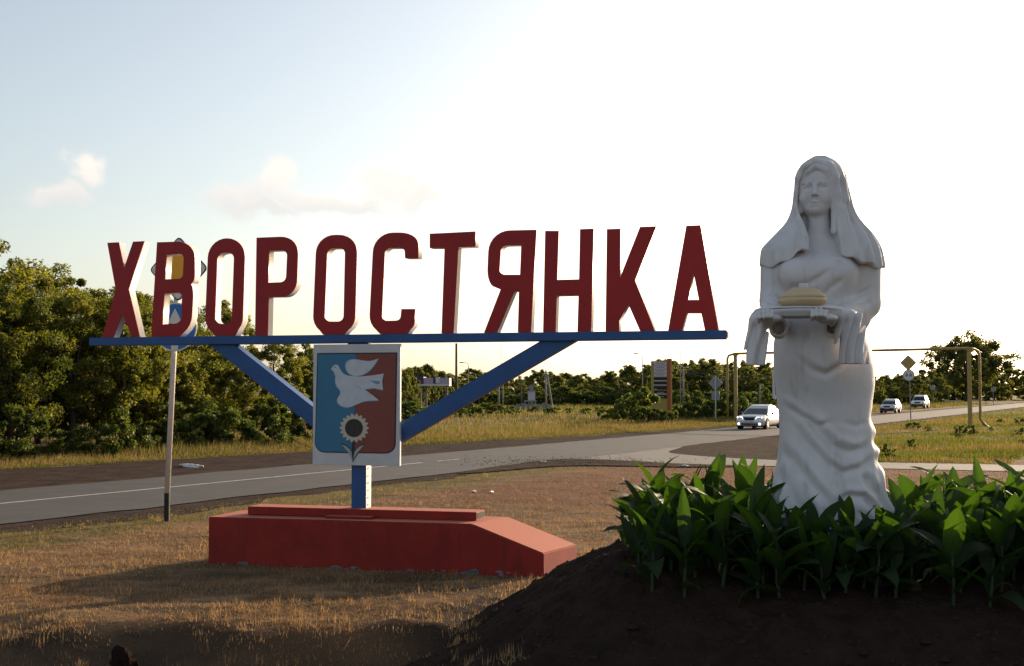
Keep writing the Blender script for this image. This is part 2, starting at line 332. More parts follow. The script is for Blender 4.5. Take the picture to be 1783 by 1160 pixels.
tag(strip('gravel_shoulder', ts, far_edge + jit(3, .45, .5), np.full_like(ts, -24.2), .010, M['gravel']))
near_edge = np.interp(ts, [-60, 20, 34, 44, 56, 62, 74, 90, 700], [-17.2, -17.3, -17.4, -17.0, -17.0, -16.6, -16.9, -17.2, -17.3])
strip('gravel_verge', ts, np.full_like(ts, -18.6), near_edge + jit(4, .45, .45) + jit(6, .2, 2.2), .006, M['gravel'])
strip('centre_line', ts[(ts > -60) & (ts < 34.6)], np.full(189, -21.76)[:((ts > -60) & (ts < 34.6)).sum()], np.full(189, -21.63)[:((ts > -60) & (ts < 34.6)).sum()], .029, M['line'])
strip('centre_line', np.array([35.4, 36.0, 36.9]), [-21.75] * 3, [-21.64] * 3, .029, M['line'])
def smooth_poly(pts, n=6):
    P = [Vector((p[0], p[1])) for p in pts]; out = []
    for i in range(len(P) - 1):
        p0 = P[max(i - 1, 0)]; p1 = P[i]; p2 = P[i + 1]; p3 = P[min(i + 2, len(P) - 1)]
        for k in range(n):
            u = k / n; out.append(.5 * ((2 * p1) + (p2 - p0) * u + (2 * p0 - 5 * p1 + 4 * p2 - p3) * u * u + (3 * p1 - p0 - 3 * p2 + p3) * u ** 3))
    return out + [P[-1]]
near_side = smooth_poly([(-3.4, 37.0), (-1.2, 38.3), (.6, 39.9), (2.2, 40.5), (3.9, 40.2), (8.2, 38.9), (15.1, 36.4), (60, 20)])
far_side = smooth_poly([(62, 23.2), (16.2, 39.5), (11, 41.6), (8.9, 42.5), (7.3, 44.2), (6.3, 46.2), (6.1, 48.0), (6.9, 51.0), (8.0, 55.5)])
sheet('side_road', near_side + far_side + [(5.5, 55), (-1.5, 45)], .017, M['asphalt2'])
isl = smooth_poly([(6.1, 47.9), (6.6, 45.4), (7.6, 43.9), (9.2, 42.7), (10.4, 43.0), (10.1, 46), (11.6, 52), (14.4, 60), (17.5, 66.5), (22, 74), (20.5, 76.0), (14.0, 68.3), (10, 61.0), (7.6, 54)])
sheet('gravel_island', isl, .013, M['gravel'])
ngr = smooth_poly([gnd(*p) for p in [(800, 824), (850, 815), (905, 808), (950, 802), (1010, 800), (1090, 803), (1180, 808), (1300, 812), (1200, 814), (1080, 812), (980, 812), (900, 818), (845, 823), (800, 826)]])
sheet('gravel_spill', ngr, .032, M['gravel'])
# loose pebbles and grit along the edge of the junction
n = 700; pt = []
for _ in range(n):
    p = gnd(random.gauss(980, 90), random.gauss(805, 4.5)); pt.append((p.x, p.y))
v = []; f = []
for (x, y) in pt:
    r = random.uniform(.012, .035); b = len(v); a0 = random.random() * 6
    v += [(x + r * math.cos(a0 + k * 2.1), y + r * math.sin(a0 + k * 2.1), .02) for k in range(3)] + [(x, y, .03 + r * .8)]
    f += [(b, b + 1, b + 3), (b + 1, b + 2, b + 3), (b + 2, b, b + 3)]
tag(link('grit', npmesh('grit', v, f), M['gravel']), 'loose grit scattered at the mouth of the side road', 'grit', kind='stuff')

# ------------------------------------------------------------ grass
def blades(name, P, h, w, m, tint, lean=.5):
    n = len(P); a = rng.uniform(0, 6.283, n); l = rng.normal(0, lean, n); la = rng.uniform(0, 6.283, n)
    sx = np.stack([np.cos(a) * w / 2, np.sin(a) * w / 2, np.zeros(n)], 1)
    tip = P + np.stack([np.cos(la) * l * h, np.sin(la) * l * h, h * np.sqrt(np.maximum(.15, 1 - l * l))], 1)
    v = np.stack([P - sx, P + sx, tip], 1).reshape(-1, 3)
    return npmesh(name, v, np.arange(3 * n).reshape(n, 3), {'tint': np.repeat(tint, 3)})
def frustum(n, y0, y1, k, p=1.6, cx=0.0):        # denser near the viewer
    u = rng.random(n); q = 1 - p
    y = (y0 ** q + u * (y1 ** q - y0 ** q)) ** (1 / q); x = rng.uniform(-k, k, n) * y + cx; return x, y
Mg = {'straw': leafmat('straw', (.38, .255, .135), (.18, .115, .062), .35, (1.25, 1.15, .9), .8),
      'rust': leafmat('rusty dry grass', (.24, .14, .082), (.15, .09, .055), .3, (1.25, 1.1, .9), .8),
      'green': leafmat('green grass', (.055, .078, .018), (.13, .125, .036), .4, (1.6, 1.6, .7), .7),
      'gold': leafmat('golden grass', (.29, .21, .095), (.14, .12, .045), .4, (1.3, 1.2, .8), .8)}
def near_y(x): q = np.array([(p.x, p.y) for p in near_side]); return np.interp(x, q[:, 0], q[:, 1])
def far_y(x): q = np.array([(p.x, p.y) for p in far_side])[:20]; q = q[np.argsort(q[:, 0])]; return np.interp(x, q[:, 0], q[:, 1])
SIGN_P = Vector((-2.11, 17.05, 0)); SIGN_A = -math.atan2(.25, .968)
def in_ped(x, y):
    dx, dy = x - SIGN_P.x, y - SIGN_P.y; c, s = math.cos(SIGN_A), math.sin(SIGN_A)
    u = dx * c + dy * s; w = -dx * s + dy * c; return (u > -2.05) & (u < 2.74) & (w > -.5) & (w < .52)
x, y = frustum(300000, 10.2, 40, .56, 2.0); o = .8827 * x - .47 * y
hm = mound_h(x, y) * ((x > -2.4) & (x < 11) & (y > 6.4) & (y < 15.9)) - 1 * ~((x > -2.4) & (x < 11) & (y > 6.4) & (y < 15.9))
gh = ground_h(x, y); _, bro, soi = zones(x, y)
clump = vnoise(x * 2.2, y * 2.2, 40) * .6 + vnoise(x * 7, y * 7, 41) * .4
keep = (o > -17.6) & (y < near_y(x) - .2) & ~in_ped(x, y) & (hm < gh + .02 + .16 * rng.random(len(x)) ** 4) & (rng.random(len(x)) > soi * .8) & (rng.random(len(x)) < -.15 + 1.9 * clump)
x, y, gh, o, bro, clump, hm_k = [q[keep] for q in (x, y, gh, o, bro, clump, hm)]
isg = (o < -15.6 + 1.2 * (vnoise(x * .6, y * .6, 42) - .5)) & (rng.random(len(x)) < .75)
isr = ~isg & (rng.random(len(x)) < .2 + .75 * bro)
P = np.stack([x, y, np.maximum(gh, np.where(hm_k > -.9, hm_k, -9)) - .005], 1); h = rng.uniform(.018, .06, len(x)) * (.45 + 1.1 * clump); w = .005 + .0006 * y
big = rng.random(len(x)) < .02; h[big] *= 2.2
tint = np.clip(rng.normal(.1, .22, len(x)) + .8 * vnoise(x * .55, y * 1.1, 43) * vnoise(x * 2.1, y * 3, 44) * 2, 0, 1)
for nm, sel, lab in (('straw', ~isg & ~isr, 'mown straw coloured dry grass around the red pedestal'), ('rust', isr, 'short rusty brown grass between sign and side road'), ('green', isg, 'olive green grass strip beside the near road edge')):
    tag(link('grass', blades('grass', P[sel], h[sel], w[sel], Mg[nm], tint[sel], .85), Mg[nm]), lab, 'grass', kind='stuff')
# taller uneven tufts standing out of the mown grass
nt_ = 2600; x, y = frustum(nt_, 10.4, 36, .56, 1.9); ok = (.8827 * x - .47 * y > -17.2) & (y < near_y(x) - .5) & ~in_ped(x, y) & (vnoise(x * .8, y * .8, 45) > .35)
x, y = x[ok], y[ok]; kb_ = 14; cx_ = np.repeat(x, kb_) + rng.normal(0, .035, len(x) * kb_); cy_ = np.repeat(y, kb_) + rng.normal(0, .035, len(x) * kb_); sz = np.repeat(rng.uniform(.04, .13, len(x)), kb_)
inm = (cx_ > -2.4) & (cx_ < 11) & (cy_ > 6.4) & (cy_ < 15.9); cz_ = np.where(inm, np.maximum(ground_h(cx_, cy_), mound_h(cx_, cy_)), ground_h(cx_, cy_)); up = (cz_ < ground_h(cx_, cy_) + .3)
tn_ = np.repeat(rng.uniform(0, .8, len(x)), kb_)
tag(link('grass', blades('grass', np.stack([cx_, cy_, cz_ - .005], 1)[up], (sz * rng.uniform(.5, 1.2, len(sz)))[up], np.full(up.sum(), .008), Mg['straw'], tn_[up], .45), Mg['straw']), 'taller dry tufts standing out of the mown grass', 'grass', kind='stuff')
# tall golden verge beyond the shoulder
n = 90000; tt = rng.uniform(8, 95, n); fe = np.interp(tt, ts, far_edge); oo = fe - rng.exponential(2.6, n) - .1 * rng.random(n)
x = .8827 * oo + .47 * tt; y = -.47 * oo + .8827 * tt
cl = vnoise(x * .35, y * .35, 50); d = fe - oo
hh = (.08 + .33 * np.clip(d / 2.5, 0, 1)) * rng.uniform(.5, 1.2, n) * (.6 + .8 * cl)
isg = rng.random(n) < np.clip(1.0 - d / .9, .22 + .3 * (cl > .6), 1)
P = np.stack([x, y, np.full(n, -.01)], 1); tint = np.clip(rng.normal(.4, .3, n), 0, 1); w = .018 + .0004 * y
for nm, sel, lab in (('gold', ~isg, 'tall golden grass on the verge beyond the gravel shoulder'), ('green', isg, 'green grass fringe along the gravel shoulder')):
    tag(link('grass', blades('grass', P[sel], hh[sel], w[sel], Mg[nm], tint[sel], .4), Mg[nm]), lab, 'grass', kind='stuff')
# meadow between the roads on the right
n = 190000; x, y = frustum(n, 36, 190, .34, 1.5, 0); x = np.abs(x) + 2; x = x + .15 * (y - 36); o = .8827 * x - .47 * y
ne = np.interp(.47 * x + .8827 * y, ts, near_edge)
cl = vnoise(x * .25, y * .18, 60) * .6 + vnoise(x * 1.1, y * .8, 61) * .4
ipoly = np.array([(p.x, p.y) for p in isl])
def inpoly(x, y, q):
    c = np.zeros(len(x), bool); j = len(q) - 1
    for i in range(len(q)):
        c ^= ((q[i, 1] > y) != (q[j, 1] > y)) & (x < (q[j, 0] - q[i, 0]) * (y - q[i, 1]) / (q[j, 1] - q[i, 1] + 1e-9) + q[i, 0]); j = i
    return c
keep = (x > 9.6) & (o > ne + .15) & (y > far_y(x) + .15) & ~inpoly(x, y, ipoly) & (rng.random(n) < .3 + cl)
x, y, o, cl = x[keep], y[keep], o[keep], cl[keep]; n = len(x)
hh = rng.uniform(.06, .22, n) * (.3 + 1.6 * cl ** 1.3); st = rng.random(n) < .05; hh[st] *= 1.8
isg = rng.random(n) < .92 - .7 * sstep(.5, .7, vnoise(x * .12, y * .22, 62))
P = np.stack([x, y, np.full(n, -.01)], 1); tint = np.clip(rng.normal(.45, .3, n), 0, 1); w = .014 + .0005 * y
for nm, sel, lab in (('gold', ~isg, 'dry golden grass patches in the meadow behind the statue'), ('green', isg, 'green meadow grass between the side road and main road')):
    tag(link('grass', blades('grass', P[sel], hh[sel], w[sel], Mg[nm], tint[sel], .4), Mg[nm]), lab, 'grass', kind='stuff')
# rough field beyond the far shoulder
n = 70000; x = rng.uniform(-30, 85, n); y = 55 + 190 * rng.random(n) ** 1.2; o = .8827 * x - .47 * y
fe = np.interp(.47 * x + .8827 * y, ts, far_edge); keep = o < fe - 2; x, y, o = x[keep], y[keep], o[keep]; n = len(x)
cl = vnoise(x * .12, y * .1, 70); isg = rng.random(n) < .25 + .6 * (cl > .5)
P = np.stack([x, y, np.full(n, -.01)], 1); hh = rng.uniform(.15, .5, n) * (.5 + cl); tint = np.clip(rng.normal(.5, .3, n), 0, 1); w = .03 + .0006 * y
for nm, sel, lab in (('gold', ~isg, 'rough dry grass in the field below the far trees'), ('green', isg, 'rough green weeds in the field below the far trees')):
    tag(link('grass', blades('grass', P[sel], hh[sel], w[sel], Mg[nm], tint[sel], .4), Mg[nm]), lab, 'grass', kind='stuff')
# ------------------------------------------------------------ town name sign
sign = empty('town_name_sign', SIGN_P, SIGN_A)
tag(sign, 'large red letter town sign on blue beam, emblem panel and red concrete pedestal', 'town sign')
SD = Vector((math.cos(SIGN_A), math.sin(SIGN_A)))
def sp(px, py, back=0.0):                       # photograph pixel -> (along the sign, height) on its front plane
    k = (px - 891) / F; nx, ny = -SD.y, SD.x
    X0, Y0 = SIGN_P.x + nx * back, SIGN_P.y + ny * back
    s = (k * Y0 - X0) / (SD.x - k * SD.y); Y = Y0 + s * SD.y
    return (s, EYE - (py - HORIZON) * Y / F)
def rounded(pts, n=7):                          # polygon with corner radii in photograph pixels
    out = []; N = len(pts)
    for i in range(N):
        x, y, r = pts[i] if len(pts[i]) == 3 else (*pts[i], 0); p = Vector((x, y))
        a = Vector(pts[i - 1][:2]) - p; b = Vector(pts[(i + 1) % N][:2]) - p
        if r <= 0: out.append((x, y)); continue
        r1 = min(r, a.length * .499); r2 = min(r, b.length * .499); A = p + a.normalized() * r1; B = p + b.normalized() * r2
        for k in range(n + 1):                  # conic close to a circular arc
            u = k / n; w = .72; d = (1 - u) ** 2 + 2 * w * u * (1 - u) + u * u
            q = (A * (1 - u) ** 2 + p * 2 * w * u * (1 - u) + B * u * u) / d; out.append((q.x, q.y))
    return out
def plate(name, loops, y0, y1, m, parent, bevel=0.0):   # flat shape with holes, loops in local (x, z), from depth y0 to y1
    cu = bpy.data.curves.new(name, 'CURVE'); cu.dimensions = '2D'; cu.fill_mode = 'BOTH'; cu.extrude = (y1 - y0) / 2; cu.bevel_depth = bevel
    for lp in loops:
        s = cu.splines.new('POLY'); s.points.add(len(lp) - 1); s.use_cyclic_u = True
        for q, (x, z) in zip(s.points, lp): q.co = (x, z, 0, 1)
    tmp = bpy.data.objects.new(name, cu); COL.objects.link(tmp); bpy.context.view_layer.update()
    me = bpy.data.meshes.new_from_object(tmp.evaluated_get(bpy.context.evaluated_depsgraph_get())); bpy.data.objects.remove(tmp); bpy.data.curves.remove(cu)
    me.materials.clear()
    me.transform(Matrix(((1, 0, 0, 0), (0, 0, -1, (y0 + y1) / 2), (0, 1, 0, 0), (0, 0, 0, 1))))
    me.name = name; return link(name, me, m, parent)
LET = [
 ([(183,422),(203,421),(213,466),(228,420),(248,419),(222,504),(242,587),(229,587),(211,547),(196,587),(177,587),(199,504)], []),
 ([(270,421),(336,419,30),(337,487,14),(330,494,3),(335,504,14),(331,587,38),(262,588)], [[(287,443),(317,441,8),(316,485,8),(285,486)], [(284,511),(315,509,8),(314,563,11),(281.5,565)]]),
 ([(360,414,34),(425,414,34),(421,586,34),(355,586,34)], [[(376,440,11),(405,439,11),(402,564,11),(373,564,11)]]),
 ([(444,413),(518,410,32),(515,516,30),(466,517),(465,587),(443,587)], [[(466,436),(498,435,10),(496,491,10),(465,492)]]),
 ([(549,408,32),(621,408,32),(617,582,32),(543,582,32)], [[(568,432,10),(599,431,10),(597,560,10),(564,560,10)]]),
 ([(649,404,34),(728,404,32),(727,449),(704,449),(703,431,7),(669,431,9),(664,559,9),(696,558,7),(698,538),(722,538),(721,582,32),(641,582,34)], []),
 ([(747,406),(827,402),(827,429),(797,430),(789,582),(768,582),(773,431),(747,431)], []),
 ([(851,401,36),(934,399),(924,581),(901,581),(903,507),(895,507),(865,581),(842,581),(871,504),(847,494,26)], [[(872,427,9),(907,426),(905,478),(869,478,9)]]),
 ([(949,401),(973,401),(970,487),(1008,486),(1010,398),(1034,397),(1029,581),(1005,581),(1007,514),(969,515),(967,581),(945,581)], []),
 ([(1057,398),(1081,397),(1080,482),(1115,394),(1144,393),(1106,488),(1140,580),(1114,580),(1094,530),(1078,559),(1078,580),(1054,580)], []),
 ([(1196,392),(1221,391),(1251,580),(1227,580),(1221,545),(1196,545),(1188,580),(1163,580)], [[(1208,474),(1217,522),(1199,522)]]),
]
BEAM_Z = 3.115
for outer, holes in LET:
    loops = [[sp(*q) for q in rounded(outer)]] + [[sp(*q) for q in rounded(h)] for h in holes]
    loops = [[(x, z if z > BEAM_Z + .115 else BEAM_Z + .065) for x, z in lp] for lp in loops]
    body = plate('letter', loops, .014, .165, M['white'], sign)
    fc = plate('letter_face', loops, 0, .014, M['red'], body)
xl, xr = sp(157, 593)[0], sp(1266, 586)[0]
MB().box(xl, xr, -.05, .22, BEAM_Z - .055, BEAM_Z + .06).obj('beam', M['blue'], sign, bevel=.006)
MB().box(xr - .004, xr + .006, -.03, .20, BEAM_Z - .035, BEAM_Z + .04).obj('beam_end', M['dark'], sign)
def brace(x0, z0, x1, z1, w):
    d = Vector((x1 - x0, z1 - z0)).normalized(); nrm = Vector((-d.y, d.x)) * w / 2
    zt_ = BEAM_Z - .052; q = []
    for s in (1, -1): k = (zt_ - z0 - s * nrm.y) / d.y; q.append((x0 + s * nrm.x + d.x * k, zt_))
    q += [(x1 - nrm.x, z1 - nrm.y), (x1 + nrm.x, z1 + nrm.y)]
    MB().prism(q, .02, .22).obj('brace', M['blue'], sign, bevel=.004)
a = sp(378, 596); b = sp(600, 770); brace(a[0], a[1], b[0], b[1], .23)
a = sp(966, 596); b = sp(640, 786); brace(a[0], a[1], b[0], b[1], .235)
MB().box(-.125, .085, .03, .22, .74, BEAM_Z - .056).box(.086, .092, .032, .218, .74, BEAM_Z - .056, 1).obj('post', [M['blue'], M['white']], sign)
for k in range(6): MB().tube([(.09, .10, .82 + k * .1), (.104, .10, .82 + k * .1)], .012, 8).obj('bolt', M['white'], sign)
# pedestal
pp = [(-2.03, -.06), (2.72, -.06), (2.72, .31), (1.76, .66), (-2.03, .655)]
pq = [(x + (.24 if x > 1 else 0), z) for x, z in pp]   # the right end is cut at a slant
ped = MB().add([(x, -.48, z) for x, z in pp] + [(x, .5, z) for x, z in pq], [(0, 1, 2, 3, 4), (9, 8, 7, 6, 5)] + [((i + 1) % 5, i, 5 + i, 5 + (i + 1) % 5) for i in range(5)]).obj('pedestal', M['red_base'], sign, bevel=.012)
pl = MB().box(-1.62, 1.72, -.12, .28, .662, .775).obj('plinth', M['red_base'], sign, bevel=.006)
MB().box(1.715, 1.724, -.09, .25, .68, .757).obj('plinth_opening', M['dark'], pl)
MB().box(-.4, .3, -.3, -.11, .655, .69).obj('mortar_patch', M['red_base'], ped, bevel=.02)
for k in range(15):                              # flaked patches of old blue paint along the foot of the pedestal
    x0 = random.gauss(1.7, .55) if k < 12 else random.uniform(-1.5, 1); x0 = min(max(x0, -1.9), 2.6); z0 = random.uniform(.01, .055); r = random.uniform(.02, .075)
    MB().add([(x0 + r * math.cos(j) * random.uniform(.6, 1.5), -.4835, z0 + .5 * r * math.sin(j) * random.uniform(.5, 1.2)) for j in (0, 1, 2, 3.1, 4.2, 5.3)], [(0, 1, 2, 3, 4, 5)]).obj('paint_flake', M['blue_chip'], ped)
# emblem panel
panel_x0, panel_z0 = sp(549.5, 808); panel_x1, panel_z1 = sp(700, 599)
pan = MB().box(panel_x0, panel_x1, -.09, -.03, panel_z0, panel_z1).obj('emblem_panel', M['panel'], sign, bevel=.005)
MB().box(-.16, .1, -.06, .05, panel_z1 - .01, BEAM_Z - .05).obj('hanger', M['dark'], pan)
def em(cx, cy): return (panel_x0 + (cx - 113) / 540 * (panel_x1 - panel_x0), panel_z0 + (828 - cy) / 760 * (panel_z1 - panel_z0))
def emr(p): return [em(*q) for q in rounded(p, 6)]
fld = [(138,122),(636,122),(628,752,62),(400,752),(368,803),(340,752),(127,750,62)]
plate('field_border', [emr(fld)], -.0935, -.0895, M['outline'], pan)
plate('field', [emr([(145,130),(381,130),(374,745),(133,743,55)])], -.097, -.0932, M['sky_blue'], pan)['label'] = 'sky blue left half of the emblem'
plate('field', [emr([(382,130),(628,130),(620,745,55),(375,745)])], -.097, -.0932, M['maroon'], pan)['label'] = 'maroon right half of the emblem'
wing = [(315,195,20),(335,170,20),(370,162,20),(420,172,10),(470,178,20),(519,162),(500,197,30),(470,237,30),(430,262,20),(390,271,20),(350,263,20),(324,236,20)]
bird = [(228,222),(240,208,6),(255,192,14),(275,202,14),(286,228,20),(302,252,20),(330,266,20),(400,273,20),(480,266,20),(556,254),(546,300),(552,356),(500,345),(440,352,6),(470,376,20),(527,421),(440,425,30),(390,446,30),(340,469,20),(298,461,20),(270,440,16),(266,412,16),(286,385,14),(290,360,14),(264,335,14),(254,300,14),(258,270,10),(246,240,8)]
def grow(p, c, k): return [(c[0] + (q[0] - c[0]) * k, c[1] + (q[1] - c[1]) * k, *q[2:]) for q in p]
plate('dove_outline', [emr(grow(wing, (400, 220), 1.06))], -.0985, -.0965, M['dove_line'], pan)
plate('dove_outline', [emr([(q[0] - 5, q[1] + 5, *q[2:]) for q in bird])], -.0983, -.0965, M['dove_line'], pan)
plate('dove_wing', [emr(wing)], -.104, -.098, M['dove'], pan)
db = plate('dove', [emr(bird)], -.106, -.098, M['dove'], pan)
plate('dove_eye', [[em(254 + 4 * math.cos(j), 212 + 4 * math.sin(j)) for j in np.arange(0, 6.2, .8)]], -.1075, -.105, M['outline'], db)
plate('dove_feather', [emr([(470,298),(530,300),(532,320),(505,318)])], -.1075, -.105, M['dove_line'], db)
plate('dove_feather', [emr([(385,330),(430,352),(470,372),(440,356),(395,340)])], -.1075, -.105, M['dove_line'], db)
sf = plate('sunflower_ring', [[em(375 + 72 * math.cos(j), 594 + 74 * math.sin(j)) for j in np.arange(0, 6.28, .2)]], -.1, -.097, M['leafp'], pan)
for k in range(18):
    j = k * 2 * math.pi / 18; c, s = math.cos(j), math.sin(j)
    q = [(48, -8), (66, -14), (82, -9), (93, 0), (82, 9), (66, 14), (48, 8)]
    plate('petal', [[em(375 + r * c - w * s, 594 + r * s + w * c) for r, w in q]], -.105 - .001 * (k % 2), -.0985, M['petal'], sf)
plate('seed_head', [[em(374 + 55 * math.cos(j), 594 + 57 * math.sin(j)) for j in np.arange(0, 6.28, .2)]], -.113, -.103, M['seed'], sf)
for s in (-1, 1):
    q = [(368, 800), (368 + s * 18, 762, 10), (368 + s * 72, 694), (368 + s * 40, 706, 14), (368 + s * 8, 738, 14)]
    if s < 0: q = q[::-1]
    plate('leaf_outline', [emr(grow(q, (368 + s * 30, 745), 1.14))], -.1, -.0972, M['outline'], sf)
    lf = plate('leaf', [emr(grow(q, (368 + s * 30, 745), .92))], -.104, -.0995, M['leafp'], sf)
plate('stem', [emr([(362, 680), (378, 680), (376, 745), (368, 800), (361, 745)])], -.1045, -.0998, M['outline'], sf)

# ------------------------------------------------------------ statue (signed distance fields turned into meshes)
ST = Vector((2.925, 11.5, EYE - (910 - HORIZON) * 11.5 / F))
class SDF:
    def __init__(s, lo, hi, h):
        s.lo = np.array(lo, np.float32); s.h = h; s.n = [int((b - a) / h) + 1 for a, b in zip(lo, hi)]
        s.ax = [s.lo[i] + h * np.arange(s.n[i], dtype=np.float32) for i in range(3)]; s.d = np.full(s.n, 1.0, np.float32)
    def sl(s, lo, hi):
        r = []
        for i in range(3):
            a = max(0, int((lo[i] - s.lo[i]) / s.h)); b = min(s.n[i], int((hi[i] - s.lo[i]) / s.h) + 2); r.append(slice(a, max(b, a + 1)))
        r = tuple(r); return r, s.ax[0][r[0]][:, None, None], s.ax[1][r[1]][None, :, None], s.ax[2][r[2]][None, None, :]
    def put(s, r, e, k, op):
        d = s.d[r]
        if op == 'u':
            if k > 0: hh = np.clip(.5 + .5 * (d - e) / k, 0, 1); s.d[r] = d * (1 - hh) + e * hh - k * hh * (1 - hh)
            else: s.d[r] = np.minimum(d, e)
        elif op == 's':
            e = -e; hh = np.clip(.5 - .5 * (d - e) / max(k, 1e-4), 0, 1); s.d[r] = d * (1 - hh) + e * hh + k * hh * (1 - hh)
    def ell(s, c, r3, k=.02, op='u'):
        p = max(k * 2, .06); r, X, Y, Z = s.sl([c[i] - r3[i] - p for i in range(3)], [c[i] + r3[i] + p for i in range(3)])
        q = np.sqrt(((X - c[0]) / r3[0]) ** 2 + ((Y - c[1]) / r3[1]) ** 2 + ((Z - c[2]) / r3[2]) ** 2)
        s.put(r, (q - 1) * min(r3), k, op)
    def cap(s, a, b, ra, rb=None, k=.02, op='u'):
        rb = ra if rb is None else rb; m = max(ra, rb) + max(k * 2, .06)
        r, X, Y, Z = s.sl([min(a[i], b[i]) - m for i in range(3)], [max(a[i], b[i]) + m for i in range(3)])
        ba = [b[i] - a[i] for i in range(3)]; L = sum(q * q for q in ba) + 1e-9
        t = np.clip(((X - a[0]) * ba[0] + (Y - a[1]) * ba[1] + (Z - a[2]) * ba[2]) / L, 0, 1)
        e = np.sqrt((X - a[0] - t * ba[0]) ** 2 + (Y - a[1] - t * ba[1]) ** 2 + (Z - a[2] - t * ba[2]) ** 2) - (ra + (rb - ra) * t)
        s.put(r, e, k, op)
    def loft(s, zs, cx, cy, rx, ry, k=.02, op='u', ripple=None, power=2.0):
        r, X, Y, Z = s.sl([s.lo[0], s.lo[1], min(zs) - .1], [9, 9, max(zs) + .1]); z = Z[0, 0]
        f = lambda q: np.interp(z, zs, q).astype(np.float32)[None, None, :]
        # smooth the interpolated profile a little
        def g(q):
            zz = f(q)[0, 0]; w = 4
            if len(zz) > 2 * w: zz = np.convolve(np.pad(zz, w, mode='edge'), np.ones(2 * w + 1) / (2 * w + 1), 'valid')
            return zz.astype(np.float32)[None, None, :]
        CX, CY, RX, RY = g(cx), g(cy), g(rx), g(ry); dx = X - CX; dy = Y - CY
        q = (np.abs(dx / RX) ** power + np.abs(dy / RY) ** power) ** (1 / power); e = (q - 1) * np.minimum(RX, RY)
        if ripple is not None: e = e + ripple(np.arctan2(dx / RX, -dy / RY), Z, X, Y)
        e = np.maximum(e, np.maximum(min(zs) - Z, Z - max(zs))); s.put(r, e, k, op)
    def crease(s, pts, w, amp, front=True):      # raise (amp > 0) or cut a fold along a polyline seen from the front, pts = (x, z)
        lo = [min(p[0] for p in pts) - 3 * w, -9, min(p[1] for p in pts) - 3 * w]; hi = [max(p[0] for p in pts) + 3 * w, .05, max(p[1] for p in pts) + 3 * w]
        r, X, Y, Z = s.sl(lo, hi); X2 = X[:, 0, :]; Z2 = Z[:, 0, :]; D = np.full(np.broadcast(X2, Z2).shape, 9.0, np.float32); T = np.zeros_like(D); n = len(pts) - 1
        for i in range(n):
            ax, az_ = pts[i]; bx, bz = pts[i + 1]; L = (bx - ax) ** 2 + (bz - az_) ** 2 + 1e-9
            u = np.clip(((X2 - ax) * (bx - ax) + (Z2 - az_) * (bz - az_)) / L, 0, 1); dd = np.sqrt((X2 - ax - u * (bx - ax)) ** 2 + (Z2 - az_ - u * (bz - az_)) ** 2)
            mk = dd < D; D = np.where(mk, dd, D); T = np.where(mk, (i + u) / n, T)
        fade = np.minimum(1, np.minimum(T, 1 - T) * 4 + .15)
        s.d[r] -= (amp * fade * np.exp(-(D / w) ** 2))[:, None, :] * sstep(.04, -.06, Y)
    def mesh(s, name):
        d = s.d; sg = d < 0; c = [sg[a:sg.shape[0] - 1 + a, b:sg.shape[1] - 1 + b, e:sg.shape[2] - 1 + e] for a in (0, 1) for b in (0, 1) for e in (0, 1)]
        cnt = sum(q.astype(np.int8) for q in c); act = (cnt > 0) & (cnt < 8); ii, jj, kk = np.nonzero(act)
        idx = np.full(act.shape, -1, np.int32); idx[ii, jj, kk] = np.arange(len(ii))
        off = [(a, b, e) for a in (0, 1) for b in (0, 1) for e in (0, 1)]; val = [d[ii + a, jj + b, kk + e] for a, b, e in off]
        acc = np.zeros((len(ii), 3)); num = np.zeros(len(ii))
        for p in range(8):
            for q in range(p + 1, 8):
                if sum(abs(off[p][m] - off[q][m]) for m in range(3)) != 1: continue
                va, vb = val[p], val[q]; x = (va < 0) != (vb < 0); tt_ = np.where(x, va / np.where(x, va - vb, 1), 0)
                for m in range(3): acc[:, m] += np.where(x, off[p][m] + (off[q][m] - off[p][m]) * tt_, 0)
                num += x
        v = (acc / num[:, None] + np.stack([ii, jj, kk], 1)) * s.h + s.lo
        F_ = []
        for axn in range(3):
            a1, a2 = (axn + 1) % 3, (axn + 2) % 3
            sA = [slice(None)] * 3; sB = [slice(None)] * 3; sA[axn] = slice(0, -1); sB[axn] = slice(1, None)
            ch = sg[tuple(sA)] != sg[tuple(sB)]; e = np.nonzero(ch); e = [np.array(q) for q in e]
            ok = (e[a1] > 0) & (e[a2] > 0) & (e[a1] < s.n[a1] - 1) & (e[a2] < s.n[a2] - 1); e = [q[ok] for q in e]
            def ci(da, db): q = list(e); q[a1] = e[a1] - da; q[a2] = e[a2] - db; return idx[q[0], q[1], q[2]]
            quad = np.stack([ci(1, 1), ci(0, 1), ci(0, 0), ci(1, 0)], 1); fl_ = ~sg[tuple(e)]
            quad[fl_] = quad[fl_][:, ::-1]; F_.append(quad)
        return npmesh(name, v, np.concatenate(F_))
def Q(px, py, y=0.0):                            # photograph pixel -> statue coordinates at depth y
    k = (ST.y + y) / F; return ((px - 891) * k - ST.x, y, EYE - (py - HORIZON) * k - ST.z)
def prof(rows, y=0.0):
    zs, cx, rx = [], [], []
    for py, l, r in sorted(rows, reverse=True):
        a = Q(l, py, y); b = Q(r, py, y); zs.append(a[2]); cx.append((a[0] + b[0]) / 2); rx.append((b[0] - a[0]) / 2)
    return zs, cx, rx
statue = empty('statue', ST); tag(statue, 'white plaster statue of a shawled woman offering bread on a towel', 'statue')
B = SDF((-.78, -1.0, -.45), (.78, .62, 3.48), .0088)
